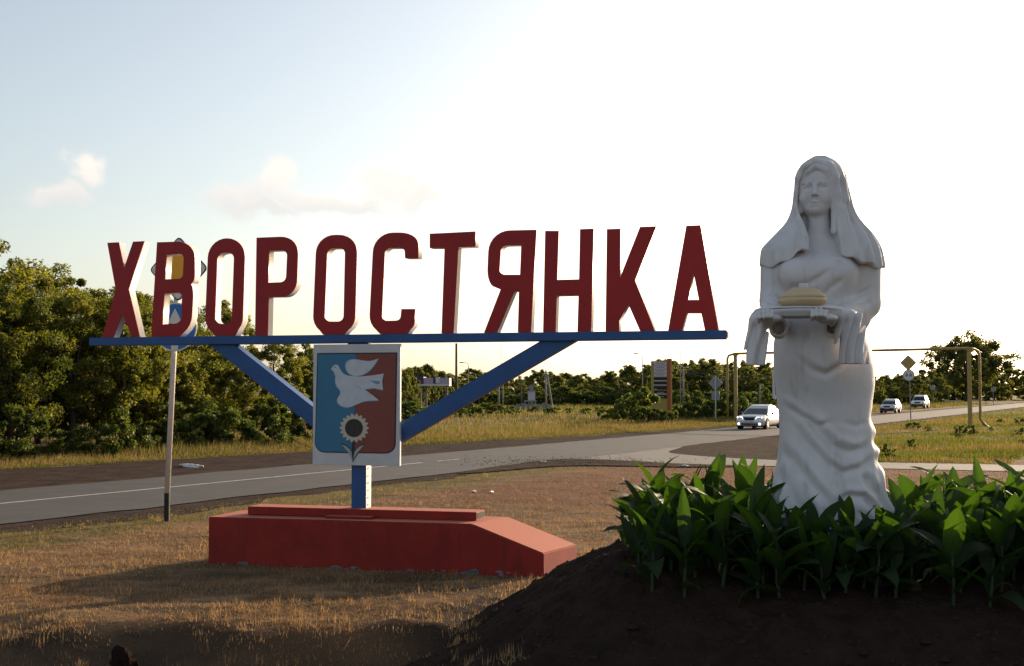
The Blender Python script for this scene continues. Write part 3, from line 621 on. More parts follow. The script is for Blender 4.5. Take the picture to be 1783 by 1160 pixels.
zs, cx, rx = prof([(1000, 1328, 1562), (928, 1334, 1557), (910, 1337, 1553), (880, 1341, 1546), (850, 1346, 1537), (820, 1351, 1530), (800, 1355, 1526), (760, 1358, 1519), (730, 1357, 1515), (700, 1354, 1516), (670, 1351, 1521),
                   (640, 1349, 1521), (600, 1349, 1515), (570, 1355, 1505), (538, 1357, 1500), (500, 1352, 1505), (470, 1352, 1508), (440, 1360, 1500), (424, 1378, 1488), (405, 1396, 1464)])
ry = np.interp(zs, [-.4, 0, .6, 1.0, 1.4, 1.8, 2.0, 2.3, 2.5, 2.72], [.50, .47, .38, .37, .42, .38, .35, .35, .27, .15])
cy = np.interp(zs, [-.4, .5, 1.2, 2, 2.7], [-.02, 0, .02, .05, .06])
def rip(a, Z, X, Y):
    low = sstep(1.15, .1, Z)
    r_ = .014 * np.sin(a * 9 + Z * 3.0 + .8 * np.sin(Z * 4)) * low + .008 * np.sin(a * 17 - Z * 4) * low
    side = np.exp(-((a - 1.5) / .55) ** 2) * sstep(1.15, .9, Z)
    r_ = r_ + .018 * np.sin(Z * 26 + 1.2 * np.sin(Z * 9)) * side
    return r_
B.loft(zs, cx, cy, rx, ry, k=0, ripple=rip)
for (px_, py_) in ((1388, 478), (1456, 474)): B.ell(Q(px_, py_, -.22), (.17, .15, .15), .14)
B.ell(Q(1425, 620, -.2), (.30, .24, .34), .15)                      # belly
# arms: sleeve, elbow, forearm
B.cap(Q(1352, 452, .02), Q(1350, 525, -.02), .142, .138, .08); B.cap(Q(1350, 525, -.02), Q(1336, 558, -.52), .13, .072, .05)
B.cap(Q(1508, 452, .03), Q(1506, 526, .0), .15, .15, .08); B.cap(Q(1505, 530, 0), Q(1452, 556, -.5), .135, .075, .05)
B.cap(Q(1503, 530, .0), Q(1497, 556, -.1), .13, .10, .05)
B.cap(Q(1356, 556, -.2), Q(1356, 574, -.42), .10, .085, .05); B.cap(Q(1356, 570, -.40), Q(1354, 577, -.66), .052, .062, .012, 's')
B.cap(Q(1462, 556, -.2), Q(1452, 572, -.42), .10, .085, .05); B.cap(Q(1452, 570, -.38), Q(1446, 576, -.66), .05, .058, .012, 's')
# neck and head
B.cap(Q(1428, 415, -.02), Q(1427, 355, -.04), .115, .10, .05)
def HX(px_, py_, y):                             # head coordinates: the face is turned towards the viewer
    l = (px_ - 1423) * (ST.y - .2) / F; c_ = Q(1423, py_, 0); return (c_[0] + l * .97 + y * .243, y * .97 - l * .243, Q(px_, py_, -.2)[2])
B.ell(HX(1424, 322, -.03), (.178, .20, .255), .03); B.ell(HX(1423, 342, -.095), (.148, .130, .158), .05)
B.ell(HX(1422.5, 362, -.165), (.06, .05, .042), .045)                # chin
for sx in (-1, 1):
    cxp = 1422.5 + sx * 13.2
    B.ell(HX(cxp, 323.5, -.225), (.048, .036, .028), .022, 's')       # eye socket
    B.ell(HX(cxp, 324, -.180), (.033, .026, .019), .004)              # eyeball
    B.cap(HX(cxp - 6, 322, -.196), HX(cxp, 319.6, -.210), .008, .008, .005); B.cap(HX(cxp, 319.6, -.210), HX(cxp + 6, 322, -.196), .007, .006, .006)
    B.cap(HX(cxp - 5, 328.4, -.194), HX(cxp + 5, 328.4, -.194), .006, .006, .004)
    B.cap(HX(cxp - sx * 6, 315.2, -.214), HX(cxp + sx * 7, 316.4, -.192), .013, .010, .012)   # brow
    B.ell(HX(1422.5 + sx * 16, 342, -.16), (.05, .045, .042), .04)    # cheek
B.cap(HX(1422.3, 320, -.210), HX(1421.5, 335.5, -.258), .017, .022, .016); B.ell(HX(1421.5, 337.2, -.262), (.027, .022, .019), .01)
for sx in (-1, 1): B.ell(HX(1421.7 + sx * 4.4, 338.6, -.232), (.016, .02, .014), .008)
B.cap(HX(1413.5, 350.8, -.208), HX(1422, 350.2, -.226), .0105, .0125, .006); B.cap(HX(1422, 350.2, -.226), HX(1430.5, 350.6, -.208), .0125, .0105, .006)
B.cap(HX(1415.5, 355.2, -.208), HX(1428.5, 355.4, -.211), .0135, .0135, .006); B.cap(HX(1411, 352.4, -.222), HX(1422, 353.2, -.234), .008, .008, .004, 's'); B.cap(HX(1422, 353.2, -.234), HX(1433, 352.4, -.222), .008, .008, .004, 's'); B.cap(HX(1415, 360.2, -.236), HX(1429, 360.2, -.236), .016, .016, .015, 's')
# hair parted in the middle, running down beside the face
for sx, pts in ((-1, [(1424, 287, -.19), (1409, 295, -.18), (1400.5, 312, -.14), (1397.5, 335, -.11), (1396, 362, -.10)]), (1, [(1424, 287, -.19), (1440, 294, -.18), (1449.5, 312, -.15), (1453.5, 338, -.13), (1455, 372, -.13), (1454, 402, -.17)])):
    for i in range(len(pts) - 1): B.cap(HX(*pts[i]), HX(*pts[i + 1]), .033, .033, .012)
    for i in range(len(pts) - 1): B.cap(HX(pts[i][0] + sx * 5, pts[i][1] - 3, pts[i][2] + .02), HX(pts[i + 1][0] + sx * 5, pts[i + 1][1] - 3, pts[i + 1][2] + .02), .035, .035, .012)
FZ = lambda pts: [(lambda q: (q[0], q[2]))(Q(a, b, -.32)) for a, b in pts]
for pts, w, amp in [([(1385, 620), (1412, 645), (1432, 652), (1455, 640), (1478, 615)], .035, -.03), ([(1388, 606), (1412, 633), (1432, 640), (1452, 628), (1475, 606)], .04, .018),
    ([(1368, 690), (1392, 712), (1420, 732), (1438, 728)], .035, .022), ([(1372, 702), (1396, 724), (1424, 742), (1448, 733)], .03, -.026),
    ([(1400, 715), (1420, 745), (1445, 775), (1475, 787), (1512, 777)], .038, -.040), ([(1410, 708), (1430, 738), (1455, 764), (1485, 772), (1514, 762)], .04, .028),
    ([(1385, 735), (1405, 770), (1432, 805), (1460, 822), (1490, 815), (1522, 796)], .038, -.038), ([(1394, 730), (1414, 765), (1440, 795), (1465, 810), (1492, 803), (1520, 786)], .04, .026),
    ([(1366, 770), (1385, 805), (1412, 845), (1440, 880), (1460, 905)], .045, -.040), ([(1374, 762), (1396, 800), (1424, 838), (1452, 868)], .045, .028),
    ([(1358, 810), (1375, 850), (1395, 900)], .04, -.03), ([(1350, 850), (1364, 885), (1372, 915)], .035, .022),
    ([(1448, 872), (1470, 862), (1495, 864), (1518, 884), (1534, 912)], .035, -.042), ([(1448, 858), (1472, 850), (1500, 852), (1522, 870), (1540, 905)], .035, .03),
    ([(1490, 826), (1510, 838), (1526, 862), (1538, 890)], .032, -.03), ([(1502, 812), (1520, 828), (1532, 850)], .03, .022),
    ([(1420, 880), (1440, 900), (1450, 925)], .035, -.03), ([(1480, 885), (1500, 900), (1508, 925)], .03, -.026),
    ([(1462, 735), (1490, 742), (1514, 735)], .03, -.016)]: B.crease(FZ(pts), w, amp * .78)
for pts, w, amp in [([(1405, 495), (1430, 482), (1445, 470)], .03, -.02), ([(1432, 520), (1448, 500), (1470, 484)], .03, -.022), ([(1375, 494), (1392, 500), (1410, 492)], .03, -.016),
    ([(1334, 520), (1345, 532), (1360, 538)], .02, -.016), ([(1495, 512), (1515, 506), (1530, 496)], .022, -.016), ([(1490, 535), (1510, 530), (1528, 520)], .022, -.016)]: B.crease(FZ(pts), w, amp)
link('figure', B.mesh('figure'), M['statue'], statue, smooth=True)
# headscarf and shoulder shawl
S = SDF((-.72, -.62, 2.28), (.72, .55, 3.5), .0085)
zs, cx, rx = prof([(476, 1324, 1539), (455, 1325, 1538), (432, 1328, 1533), (412, 1348, 1523), (400, 1360, 1514), (385, 1374, 1500), (372, 1380, 1492), (360, 1384, 1487), (330, 1387, 1480), (310, 1390, 1475), (298, 1394, 1470), (288, 1400, 1463), (281, 1407, 1454), (276, 1415, 1445), (273.5, 1423, 1437)])
ry = np.interp(zs, [2.3, 2.5, 2.7, 2.85, 3.1, 3.3, 3.4, 3.43], [.38, .36, .29, .24, .22, .20, .13, .05]); cy = np.interp(zs, [2.3, 2.6, 2.9, 3.43], [.02, .02, .03, .02])
def rip2(a, Z, X, Y):
    lo_ = sstep(3.3, 2.9, Z)
    return .006 * np.sin(a * 9 + Z * 2) * lo_ + .003 * np.sin(a * 21 - 2 * Z) * sstep(3.35, 3.0, Z) + .016 * np.sin(a * 20 + .6 * Z) * np.exp(-((a - 1.05) / .45) ** 2) * sstep(3.4, 3.2, Z)
S.loft(zs, cx, cy, rx, ry, k=0, ripple=rip2)
S.ell(Q(1432, 310, -.01), (.225, .215, .215), .05)                     # crown of the scarf round the head
for pts in ([(1424, 279, -.17), (1404, 289, -.16), (1394, 308, -.12), (1391, 335, -.09), (1391, 362, -.10), (1396, 384, -.16), (1402, 412, -.24), (1400, 436, -.27)],
            [(1424, 279, -.17), (1446, 286, -.18), (1458, 306, -.18), (1464, 335, -.17), (1466, 362, -.18), (1466, 388, -.20), (1466, 415, -.25), (1466, 438, -.27)],
            [(1472, 315, -.12), (1474, 345, -.14), (1473, 375, -.18), (1470, 402, -.24)]):
    for i in range(len(pts) - 1): S.cap(Q(*pts[i]), Q(*pts[i + 1]), .026, .026, .05)
for pts, w, amp in [([(1467, 300), (1474, 330), (1478, 360), (1488, 392)], .016, -.02), ([(1460, 292), (1468, 325), (1471, 360), (1474, 400)], .014, -.018), ([(1480, 372), (1492, 405), (1500, 440)], .02, -.018), ([(1376, 392), (1362, 420), (1352, 448)], .02, -.014), ([(1392, 395), (1386, 425), (1380, 448)], .018, -.014)]: S.crease([(lambda q: (q[0], q[2]))(Q(a, b, -.15)) for a, b in pts], w, amp)
# face and neckline opening
oz = [(470, 1404, 1464), (440, 1406, 1461), (415, 1408, 1459), (395, 1405, 1458), (375, 1398, 1458), (355, 1395, 1457), (330, 1396.5, 1455), (310, 1399, 1452), (298, 1404, 1447), (288, 1412, 1437), (284, 1418, 1430)]
r, X, Y, Z = S.sl([-1, -1, 2.3], [1, .2, 3.45]); py = HORIZON - (Z + ST.z - EYE) * F / (ST.y - .2); k = (ST.y - .2) / F
L_ = np.interp(py[0, 0], [q[0] for q in oz][::-1], [(q[1] - 891) * k - ST.x for q in oz][::-1])[None, None, :]; R_ = np.interp(py[0, 0], [q[0] for q in oz][::-1], [(q[2] - 891) * k - ST.x for q in oz][::-1])[None, None, :]
cut = np.maximum(np.maximum(L_ - X, X - R_), np.maximum(Y - .0, (284 - py) / 186)); S.put(r, cut.astype(np.float32), .012, 's')
# hem: rises towards the neckline
hx = [(q[0], q[2]) for q in [Q(1310, 452, -.3), Q(1330, 456, -.3), Q(1353, 462, -.3), Q(1375, 452, -.3), Q(1400, 434, -.3), Q(1432, 432, -.3), Q(1464, 442, -.3), Q(1495, 452, -.3), Q(1537, 462, -.3), Q(1560, 464, -.3)]]
r, X, Y, Z = S.sl([-1, -1, 2.2], [1, 1, 2.9]); hz_ = np.interp(X[:, 0, 0], [q[0] for q in hx], [q[1] for q in hx])[:, None, None] + .012 * np.sin(X * 38)
S.put(r, (Z - hz_).astype(np.float32), .015, 's')
link('shawl', S.mesh('shawl'), M['statue'], statue, smooth=True)
# tray, towel, loaf, hands
ty = -.66; TC = Q(1388, 544, ty)
trd = SDF((TC[0] - .42, ty - .34, TC[2] - .12), (TC[0] + .42, ty + .36, TC[2] + .12), .007)
trd.loft([TC[2] - .045, TC[2] - .02, TC[2] + .02], [TC[0]] * 3, [ty] * 3, [.22, .275, .285], [.2, .235, .245], 0)
link('tray', trd.mesh('tray'), M['statue'], statue, smooth=True)
LC = Q(1397, 534, ty); bl = SDF((LC[0] - .3, ty - .3, LC[2] - .06), (LC[0] + .3, ty + .3, LC[2] + .4), .007)
bl.ell((LC[0], ty, LC[2] + .055), (.208, .19, .075), .02); bl.ell((LC[0] + .01, ty, LC[2] + .085), (.175, .165, .09), .05)
for zz, rr_ in ((.07, .206), (.125, .185)):
    r, X, Y, Z = bl.sl(bl.lo, (9, 9, 9)); bl.d[r] += .006 * np.exp(-((Z - LC[2] - zz) / .010) ** 2) * (np.hypot(X - LC[0], Y - ty) > .12)
loaf = link('bread_loaf', bl.mesh('bread_loaf'), M['bread'], statue, smooth=True); loaf['label'] = 'ochre painted round loaf'
slt = MB(); n = 20; rr = [(.038, .15), (.043, .17), (.042, .20), (.037, .207), (.03, .195)]
slt.add([(LC[0] + .015 + q * math.cos(2 * math.pi * j / n), ty + q * math.sin(2 * math.pi * j / n), LC[2] + z_) for q, z_ in rr for j in range(n)], [(i * n + j, i * n + (j + 1) % n, (i + 1) * n + (j + 1) % n, (i + 1) * n + j) for i in range(4) for j in range(n)] + [tuple(range(4 * n, 5 * n))])
slt.obj('salt_cellar', M['statue'], loaf, smooth=True)
T = SDF((-1.0, -1.02, 1.30), (.5, -.22, 2.16), .0065)
def drape(rows, yc, th, freq, amp, ph):
    zs, cx, rx = prof(rows, yc); n_ = len(zs)
    T.loft(zs, cx, [yc] * n_, rx, [th] * n_, .015, ripple=lambda a, Z, X, Y: amp * np.sin((X + .06 * np.sin(Z * 5 + ph)) * freq + ph) * (1 - .3 * np.abs(np.sin(Z * 3))), power=2.6)
drape([(634, 1463, 1507), (615, 1462, 1506), (590, 1458, 1504), (565, 1452, 1500), (552, 1446, 1497), (546, 1442, 1494)], -.62, .07, 82, .026, .4)
T.ell(Q(1467, 551, -.62), (.15, .085, .055), .04)
drape([(636, 1296, 1331), (620, 1295, 1332), (600, 1299, 1333), (580, 1304, 1336), (562, 1308, 1338), (556, 1312, 1340)], -.58, .065, 62, .018, 1.0)
T.ell(Q(1326, 557, -.58), (.10, .08, .06), .05)
T.ell(Q(1391, 537.5, ty), (.31, .225, .022), .02)
T.cap(Q(1345, 541, ty - .05), Q(1318, 550, -.58), .045, .05, .03); T.cap(Q(1432, 540, ty - .05), Q(1478, 548, -.60), .05, .05, .04)
link('towel', T.mesh('towel'), M['statue'], statue, smooth=True)
for nm, base, fing in (('l', [(1336, 558, -.52), (1340, 553, -.70)], [(1322, 547), (1330, 546), (1337.5, 545), (1344.5, 545)]), ('r', [(1452, 556, -.50), (1436, 553, -.70)], [(1415, 543.5), (1422.5, 542.5), (1430, 542.5), (1437.5, 543.5)])):
    c = Q(*base[1]); Hh = SDF((c[0] - .24, -1.02, c[2] - .22), (c[0] + .24, -.40, c[2] + .2), .006)
    Hh.cap(Q(*base[0]), c, .062, .055, .03); Hh.ell((c[0], -.76, c[2] - .01), (.10, .10, .04), .03)
    for i, (fx, fy) in enumerate(fing):
        l_ = (0, 2, 1.5, -.5)[i]
        a_ = Q(fx, fy + 13, -.82); b_ = Q(fx - .4, fy + 6, -.905); d_ = Q(fx - .3, fy - 1 - l_, -.892); e_ = Q(fx, fy - 3 - l_, -.86)
        Hh.cap(a_, b_, .0175, .017, .008); Hh.cap(b_, d_, .017, .016, .008); Hh.cap(d_, e_, .016, .013, .008)
    sg_ = 1 if nm == 'l' else -1
    Hh.cap((c[0] + sg_ * .05, -.70, c[2] + .01), (c[0] + sg_ * .105, -.76, c[2] + .035), .022, .02, .015); Hh.cap((c[0] + sg_ * .105, -.76, c[2] + .035), (c[0] + sg_ * .125, -.80, c[2] + .065), .019, .015, .01)
    link('hand', Hh.mesh('hand'), M['statue'], statue, smooth=True)

# ------------------------------------------------------------ canna plants on the mound
ML = leafmat('canna leaf', (.011, .026, .010), (.026, .050, .013), .40, (3.0, 3.3, .6), .58)
MS = mat('canna stem', (.028, .042, .016), .7)
MC = mat('loose soil clod', (.040, .028, .022), 1.0, noise=(30, (.026, .018, .014), .2), spec=.03)
MLd = leafmat('withered leaf', (.10, .065, .03), (.17, .115, .055), .3, (1.0, .9, .7), .9)
def leaf_mesh(seed, L, W, droop, fold, twist):
    r_ = random.Random(seed); nl, nw = 9, 5; v = []; tn = []
    z = 0.0; y = 0.0; ang = R(r_.uniform(-4, 6))
    for i in range(nl):
        u = i / (nl - 1); wd = W * (math.sin(math.pi * min(1, u * .93 + .07)) ** .75) * (1 - .35 * u) * (1 if i < nl - 1 else .02)
        if u < .06: wd = .16 * W
        ph = twist * u
        for j in range(nw):
            s = (j / (nw - 1) - .5) * 2; lx = s * wd * math.cos(fold * (1 - .5 * u)); ln = abs(s) * wd * math.sin(fold * (1 - .5 * u)) + .05 * W * math.sin(9 * u + 2.1 * s + seed) * abs(s)
            nx_, nn = lx * math.cos(ph) - ln * math.sin(ph), lx * math.sin(ph) + ln * math.cos(ph)
            v.append((nx_, y - nn * math.cos(ang), z + nn * math.sin(ang) * .6)); tn.append(.35 + .25 * (1 - abs(s)) + .2 * u)
        st = L / (nl - 1); y += st * math.sin(ang); z += st * math.cos(ang); ang += droop / (nl - 1) * (.3 + 1.4 * u)
    f = [(i * nw + j, i * nw + j + 1, (i + 1) * nw + j + 1, (i + 1) * nw + j) for i in range(nl - 1) for j in range(nw - 1)]
    me = npmesh('leaf', v, f, {'tint': tn}); me.polygons.foreach_set('use_smooth', np.ones(len(me.polygons), bool)); return me
LV = [leaf_mesh(i, 1.0, w_, d_, f_, tw) for i, (w_, d_, f_, tw) in enumerate([(.18, .6, .42, .3), (.21, 1.4, .32, -.5), (.19, 1.0, .5, .6), (.17, .25, .5, .1), (.25, 1.9, .28, .4), (.24, .8, .22, -.3), (.22, 2.4, .36, -.6)])]
for me in LV: me.materials.append(ML)
LVd = [leaf_mesh(20 + i, 1.0, .07, 2.4, .9, .8) for i in range(2)]
for me in LVd: me.materials.append(MLd)
stems = []
for i in range(3):
    b_ = MB().tube([(0, 0, -.05), (.01 * i, .01, .25), (-.01, .02 * i - .01, .55), (0, .01, .8)], [.016, .014, .010, .005], 7); me = b_.mesh('stem'); me.materials.append(MS); stems.append(me)
rp = random.Random(11); spots = []
def try_spot(x, y, dmin):
    if math.hypot(x - ST.x, (y - ST.y) * 1.0) < .62: return
    if any(math.hypot(x - a, y - b) < dmin for a, b in spots): return
    spots.append((x, y))
for _ in range(500): try_spot(rp.uniform(2.0, 3.5), rp.uniform(10.35, 11.0), .17)
for _ in range(1100):
    x = rp.uniform(1.12, 6.4); try_spot(x, rp.uniform(10.30 + .2 * (rp.random() < .4) - .12 * (x > 2.2), 12.7), .24 if rp.random() < .8 else .18)
def plant(x, y, hgt, nl, dead=0):
    z = float(mound_h(np.array([x]), np.array([y]))[0]); e = empty('canna_plant', (x, y, z - .01), rp.uniform(0, 6.28))
    tag(e, 'broad leaved green canna plant in the soil bed around the statue', 'plant', 'canna plants on the soil mound')
    s = bpy.data.objects.new('stem', rp.choice(stems)); COL.objects.link(s); s.parent = e; s.scale = (1, 1, hgt); s.rotation_euler = (rp.uniform(-.1, .1), rp.uniform(-.1, .1), 0)
    for k in range(nl):
        u = k / max(1, nl - 1); lf = bpy.data.objects.new('leaf', rp.choice(LV[:4] + LV[5:6]) if u > .6 else rp.choice(LV)); COL.objects.link(lf); lf.parent = e
        L = rp.uniform(.40, .56) * (.75 + .35 * hgt / .85) * (1 - .12 * abs(u - .5)); lf.location = (0, 0, hgt * (.10 + .50 * u) * .9)
        tilt = rp.uniform(.5, 1.15) * (1 - u) + rp.uniform(.08, .75) * u
        lf.rotation_euler = Matrix.Rotation(k * 2.4 + rp.uniform(-.5, .5), 3, 'Z').to_euler(); lf.rotation_euler = (Matrix.Rotation(k * 2.4 + rp.uniform(-.5, .5), 3, 'Z') @ Matrix.Rotation(-tilt, 3, 'X')).to_euler()
        lf.scale = (L * rp.uniform(.85, 1.15), L, L)
    for k in range(dead):
        lf = bpy.data.objects.new('withered_leaf', rp.choice(LVd)); COL.objects.link(lf); lf.parent = e; L = rp.uniform(.22, .34); lf.scale = (L, L, L); lf.location = (0, 0, hgt * rp.uniform(.06, .25))
        lf.rotation_euler = (Matrix.Rotation(rp.uniform(0, 6.28), 3, 'Z') @ Matrix.Rotation(-rp.uniform(.6, 1.2), 3, 'X')).to_euler()
for (x, y) in spots:
    front = abs(x - (ST.x - .1)) < .62 and y < ST.y
    hgt = rp.uniform(.42, .60) if front else rp.uniform(.52, .92) * (1.0 - .12 * (y < 10.8))
    plant(x, y, hgt, rp.choice((5, 6, 6, 7)) , 1 if rp.random() < .4 else 0)
# clods and stones on the mound, clods at the edge of the grass
def lump(name, loc, s, m, label, cat, group=None, seed=0, rough=.35):
    bm = bmesh.new(); bmesh.ops.create_icosphere(bm, subdivisions=3, radius=1); r_ = random.Random(seed); o_ = Vector((r_.random() * 9, r_.random() * 9, r_.random() * 9))
    from mathutils import noise as mn
    for v_ in bm.verts:
        q = v_.co.copy(); v_.co = q * (1 + rough * mn.noise(q * 1.6 + o_) + .5 * rough * mn.noise(q * 4 + o_))
    me = bpy.data.meshes.new(name); bm.to_mesh(me); bm.free(); o2 = link(name, me, m, None, True); o2.location = loc; o2.scale = s; o2.rotation_euler = (0, 0, r_.random() * 6)
    return tag(o2, label, cat, group)
def on_ground(x, y): return max(float(ground_h(np.array([x]), np.array([y]))[0]), float(mound_h(np.array([x]), np.array([y]))[0]) if -2.4 < x < 11 and 6.4 < y < 15.9 else -9)
for i in range(26):
    x = random.uniform(-1.5, 4.4); y = random.uniform(8.8, 10.6) + (1.2 if x < .3 else 0)
    s_ = random.uniform(.015, .06); lump('soil_clod', (x, y, on_ground(x, y) + s_ * .1), (s_ * 1.3, s_, s_ * .6), MC, 'small dark clod of soil lying on the mound slope', 'clod', 'clods on the mound slope', i)
p = (-3.75, 11.95); lump('soil_clod', (*p, on_ground(*p) + .06), (.13, .11, .16), M['soil'], 'big dark clod of earth in the left foreground grass', 'clod', None, 90, .6)
MP = mat('pale stone', (.34, .28, .24), .9, noise=(8, (.22, .18, .15), .25))
p = (.45, 9.1); lump('stone', (*p, on_ground(*p) + .02), (.11, .06, .05), MP, 'flat pale stone half buried at the foot of the mound', 'stone', None, 91)
for q in ((825, 857), (855, 858)):
    g_ = gnd(*q); lump('paper_scrap', (g_.x, g_.y, .03), (.085, .05, .028), M['litter'], 'small crumpled white paper scrap on the brown grass', 'litter', 'paper scraps on the brown grass', q[0], .7)
g_ = gnd(335, 813); lump('plastic_litter', (g_.x, g_.y, .04), (.42, .18, .07), M['litter'], 'flattened white plastic sheet lying on the gravel shoulder', 'litter', None, 5, .8)
for q in ((945, 806), (1190, 813)):
    g_ = gnd(*q); lump('paper_scrap', (g_.x, g_.y, .05), (.12, .06, .03), M['litter'], 'tiny white scrap on the gravel beside the side road', 'litter', 'scraps beside the side road', q[0], .7)
# ------------------------------------------------------------ trees and shrubs
ML_near = leafmat('tree leaf', (.045, .064, .017), (.155, .152, .034), .52, (1.9, 1.85, .55), .5)
ML_far = leafmat('far tree leaf', (.060, .078, .028), (.14, .142, .045), .45, (1.8, 1.75, .6), .6)
ML_shrub = leafmat('shrub leaf', (.042, .066, .018), (.105, .125, .032), .45, (1.8, 1.8, .6), .5)
def crown_mesh(seed, H, Rx, z0, nclump, nleaf, ls, squash=.8, dome=1.0):
    g = np.random.default_rng(seed); cs = []
    # clumps fill an uneven egg; more of them near its skin
    for _ in range(nclump):
        th = g.uniform(0, 6.283); u = g.uniform(-1, 1); rad = g.uniform(.35, 1.0) ** .6; lob = 1 + .22 * math.sin(3 * th + seed) + .15 * math.sin(5 * th + 2 * seed)
        sn = math.sqrt(1 - u * u); zz = z0 + (H - z0) * (.5 + .5 * u * rad); wz = 1.0 if u < 0 else 1 - .25 * u * dome
        cs.append((Rx * rad * sn * lob * math.cos(th) * wz, Rx * rad * sn * lob * math.sin(th) * wz, zz, g.uniform(.10, .26) * Rx * min(1, (60 / nclump) ** .33), g.uniform(0, 1)))
    cs = np.array(cs); k = g.integers(0, nclump, nleaf); c = cs[k]
    d = g.normal(0, 1, (nleaf, 3)); d /= np.linalg.norm(d, axis=1)[:, None]; rr = g.random(nleaf) ** .45
    P = c[:, :3] + d * (c[:, 3] * rr)[:, None] * np.array([1, 1, squash])
    P[:, 2] = np.maximum(P[:, 2], .12)
    a = g.normal(0, 1, (nleaf, 3)); a /= np.linalg.norm(a, axis=1)[:, None]; b = np.cross(a, g.normal(0, 1, (nleaf, 3))); b /= np.linalg.norm(b, axis=1)[:, None]
    L = (ls * g.uniform(.6, 1.35, nleaf))[:, None]; v = np.stack([P - a * L, P + b * L * .45, P + a * L, P - b * L * .45], 1).reshape(-1, 3)
    tint = np.clip(.25 + .5 * c[:, 4] + g.normal(0, .15, nleaf), 0, 1)
    return npmesh('crown', v, np.arange(4 * nleaf).reshape(-1, 4), {'tint': np.repeat(tint, 4)}), cs
def trunk_mesh(seed, H, r0, cs, nl=9):
    g = random.Random(seed); mb = MB(); top = Vector((g.uniform(-.04, .04) * H, g.uniform(-.04, .04) * H, H * .72))
    pts = [Vector((0, 0, -.15)), Vector((g.uniform(-.1, .1), g.uniform(-.1, .1), H * .2)), top * .6 + Vector((g.uniform(-.15, .15), 0, 0)), top]
    mb.tube(pts, [r0 * 1.25, r0, r0 * .65, r0 * .2], 8)
    idx = list(range(len(cs))); g.shuffle(idx)
    for i in idx[:nl]:
        c = Vector(cs[i][:3]); u = min(.95, max(.2, (c.z / H) * .75)); s = pts[1].lerp(pts[2], min(1, u * 1.3)) if u < .7 else pts[2].lerp(pts[3], (u - .7) / .3)
        mid = s.lerp(c, .5) + Vector((0, 0, -.05 * H)); mb.tube([s, mid, c], [r0 * .38, r0 * .26, r0 * .08], 6)
    return mb.mesh('trunk')
KIND = {}
def tree_kind(key, seed, H, Rx, z0, nc, nlf, ls, ml, r0, nl=9, squash=.8, dome=1.0):
    c, cs = crown_mesh(seed, H, Rx, z0, nc, nlf, ls, squash, dome); c.materials.append(ml); tr = trunk_mesh(seed, H, r0, cs, nl); tr.materials.append(M['bark']); KIND[key] = (c, tr, H)
def place(kind, name, x, y, H, label, cat, group=None, wide=1.0, rz=None):
    c, tr, h0 = KIND[kind]; s = H / h0; e = empty(name, (x, y, 0), random.uniform(0, 6.28) if rz is None else rz); e.scale = (s * wide, s * wide, s); tag(e, label, cat, group)
    for nm, me in (('crown', c), ('trunk', tr)):
        o_ = bpy.data.objects.new(nm, me); COL.objects.link(o_); o_.parent = e
    return e
for i in range(5): tree_kind(('near', i), 100 + i, 7.5, 2.6 + .25 * (i % 3), .4, 130, 28000, .075, ML_near, .13, 12)
for i in range(3): tree_kind(('shrub', i), 140 + i, 2.0, 1.25, .05, 34, 5200, .075, ML_shrub, .04, 8, .9)
for i in range(5): tree_kind(('far', i), 160 + i, 7.0, 3.2, .0, 110, 7500, .20, ML_far, .15, 9)
for i in range(3): tree_kind(('bush', i), 180 + i, 2.2, 1.7, .05, 26, 2600, .14, ML_shrub, .05, 7, .8)
tree_kind('big', 199, 14.6, 7.6, 2.2, 130, 22000, .28, ML_far, .42, 26, .8, .5)
rt = random.Random(5)
TG = 'roadside trees behind the gravel shoulder'
def w_(o, t): p = road(o, t); return p[0], p[1]
prof_t = [10, 20, 27, 31, 36, 41, 45, 49, 54, 60]; prof_h = [9.2, 9.0, 8.8, 8.5, 7.3, 7.3, 6.6, 6.0, 5.4, 5.2]
for row, (o0, dh, step, lab) in enumerate([(-36.8, -1.5, 2.7, 'leafy roadside tree in the front row behind the gravel shoulder'), (-40.5, 0.0, 2.9, 'tall leafy tree in the second row behind the gravel shoulder'), (-44.5, .25, 3.4, 'tall dark tree in the back row of the roadside wood')]):
    t_ = 5 + row * 1.1
    while t_ < 46.5:
        x, y = w_(o0 + rt.uniform(-.8, .8), t_); tt_ = t_ - row * 1.2
        place(('near', rt.randrange(5)), 'roadside_tree', x, y, (np.interp(tt_, prof_t, prof_h) + dh) * rt.uniform(.86, 1.08), lab, 'tree', TG, rt.uniform(.85, 1.15)); t_ += step * rt.uniform(.8, 1.2)
t_ = 14
while t_ < 48:
    x, y = w_(-34.2 + rt.uniform(-.9, .6) + .03 * (t_ - 20), t_); place(('shrub', rt.randrange(3)), 'roadside_shrub', x, y, rt.uniform(1.1, 2.3), 'low green shrub at the foot of the roadside trees', 'shrub', 'shrubs below the roadside trees', rt.uniform(.9, 1.5)); t_ += rt.uniform(1.0, 2.2)
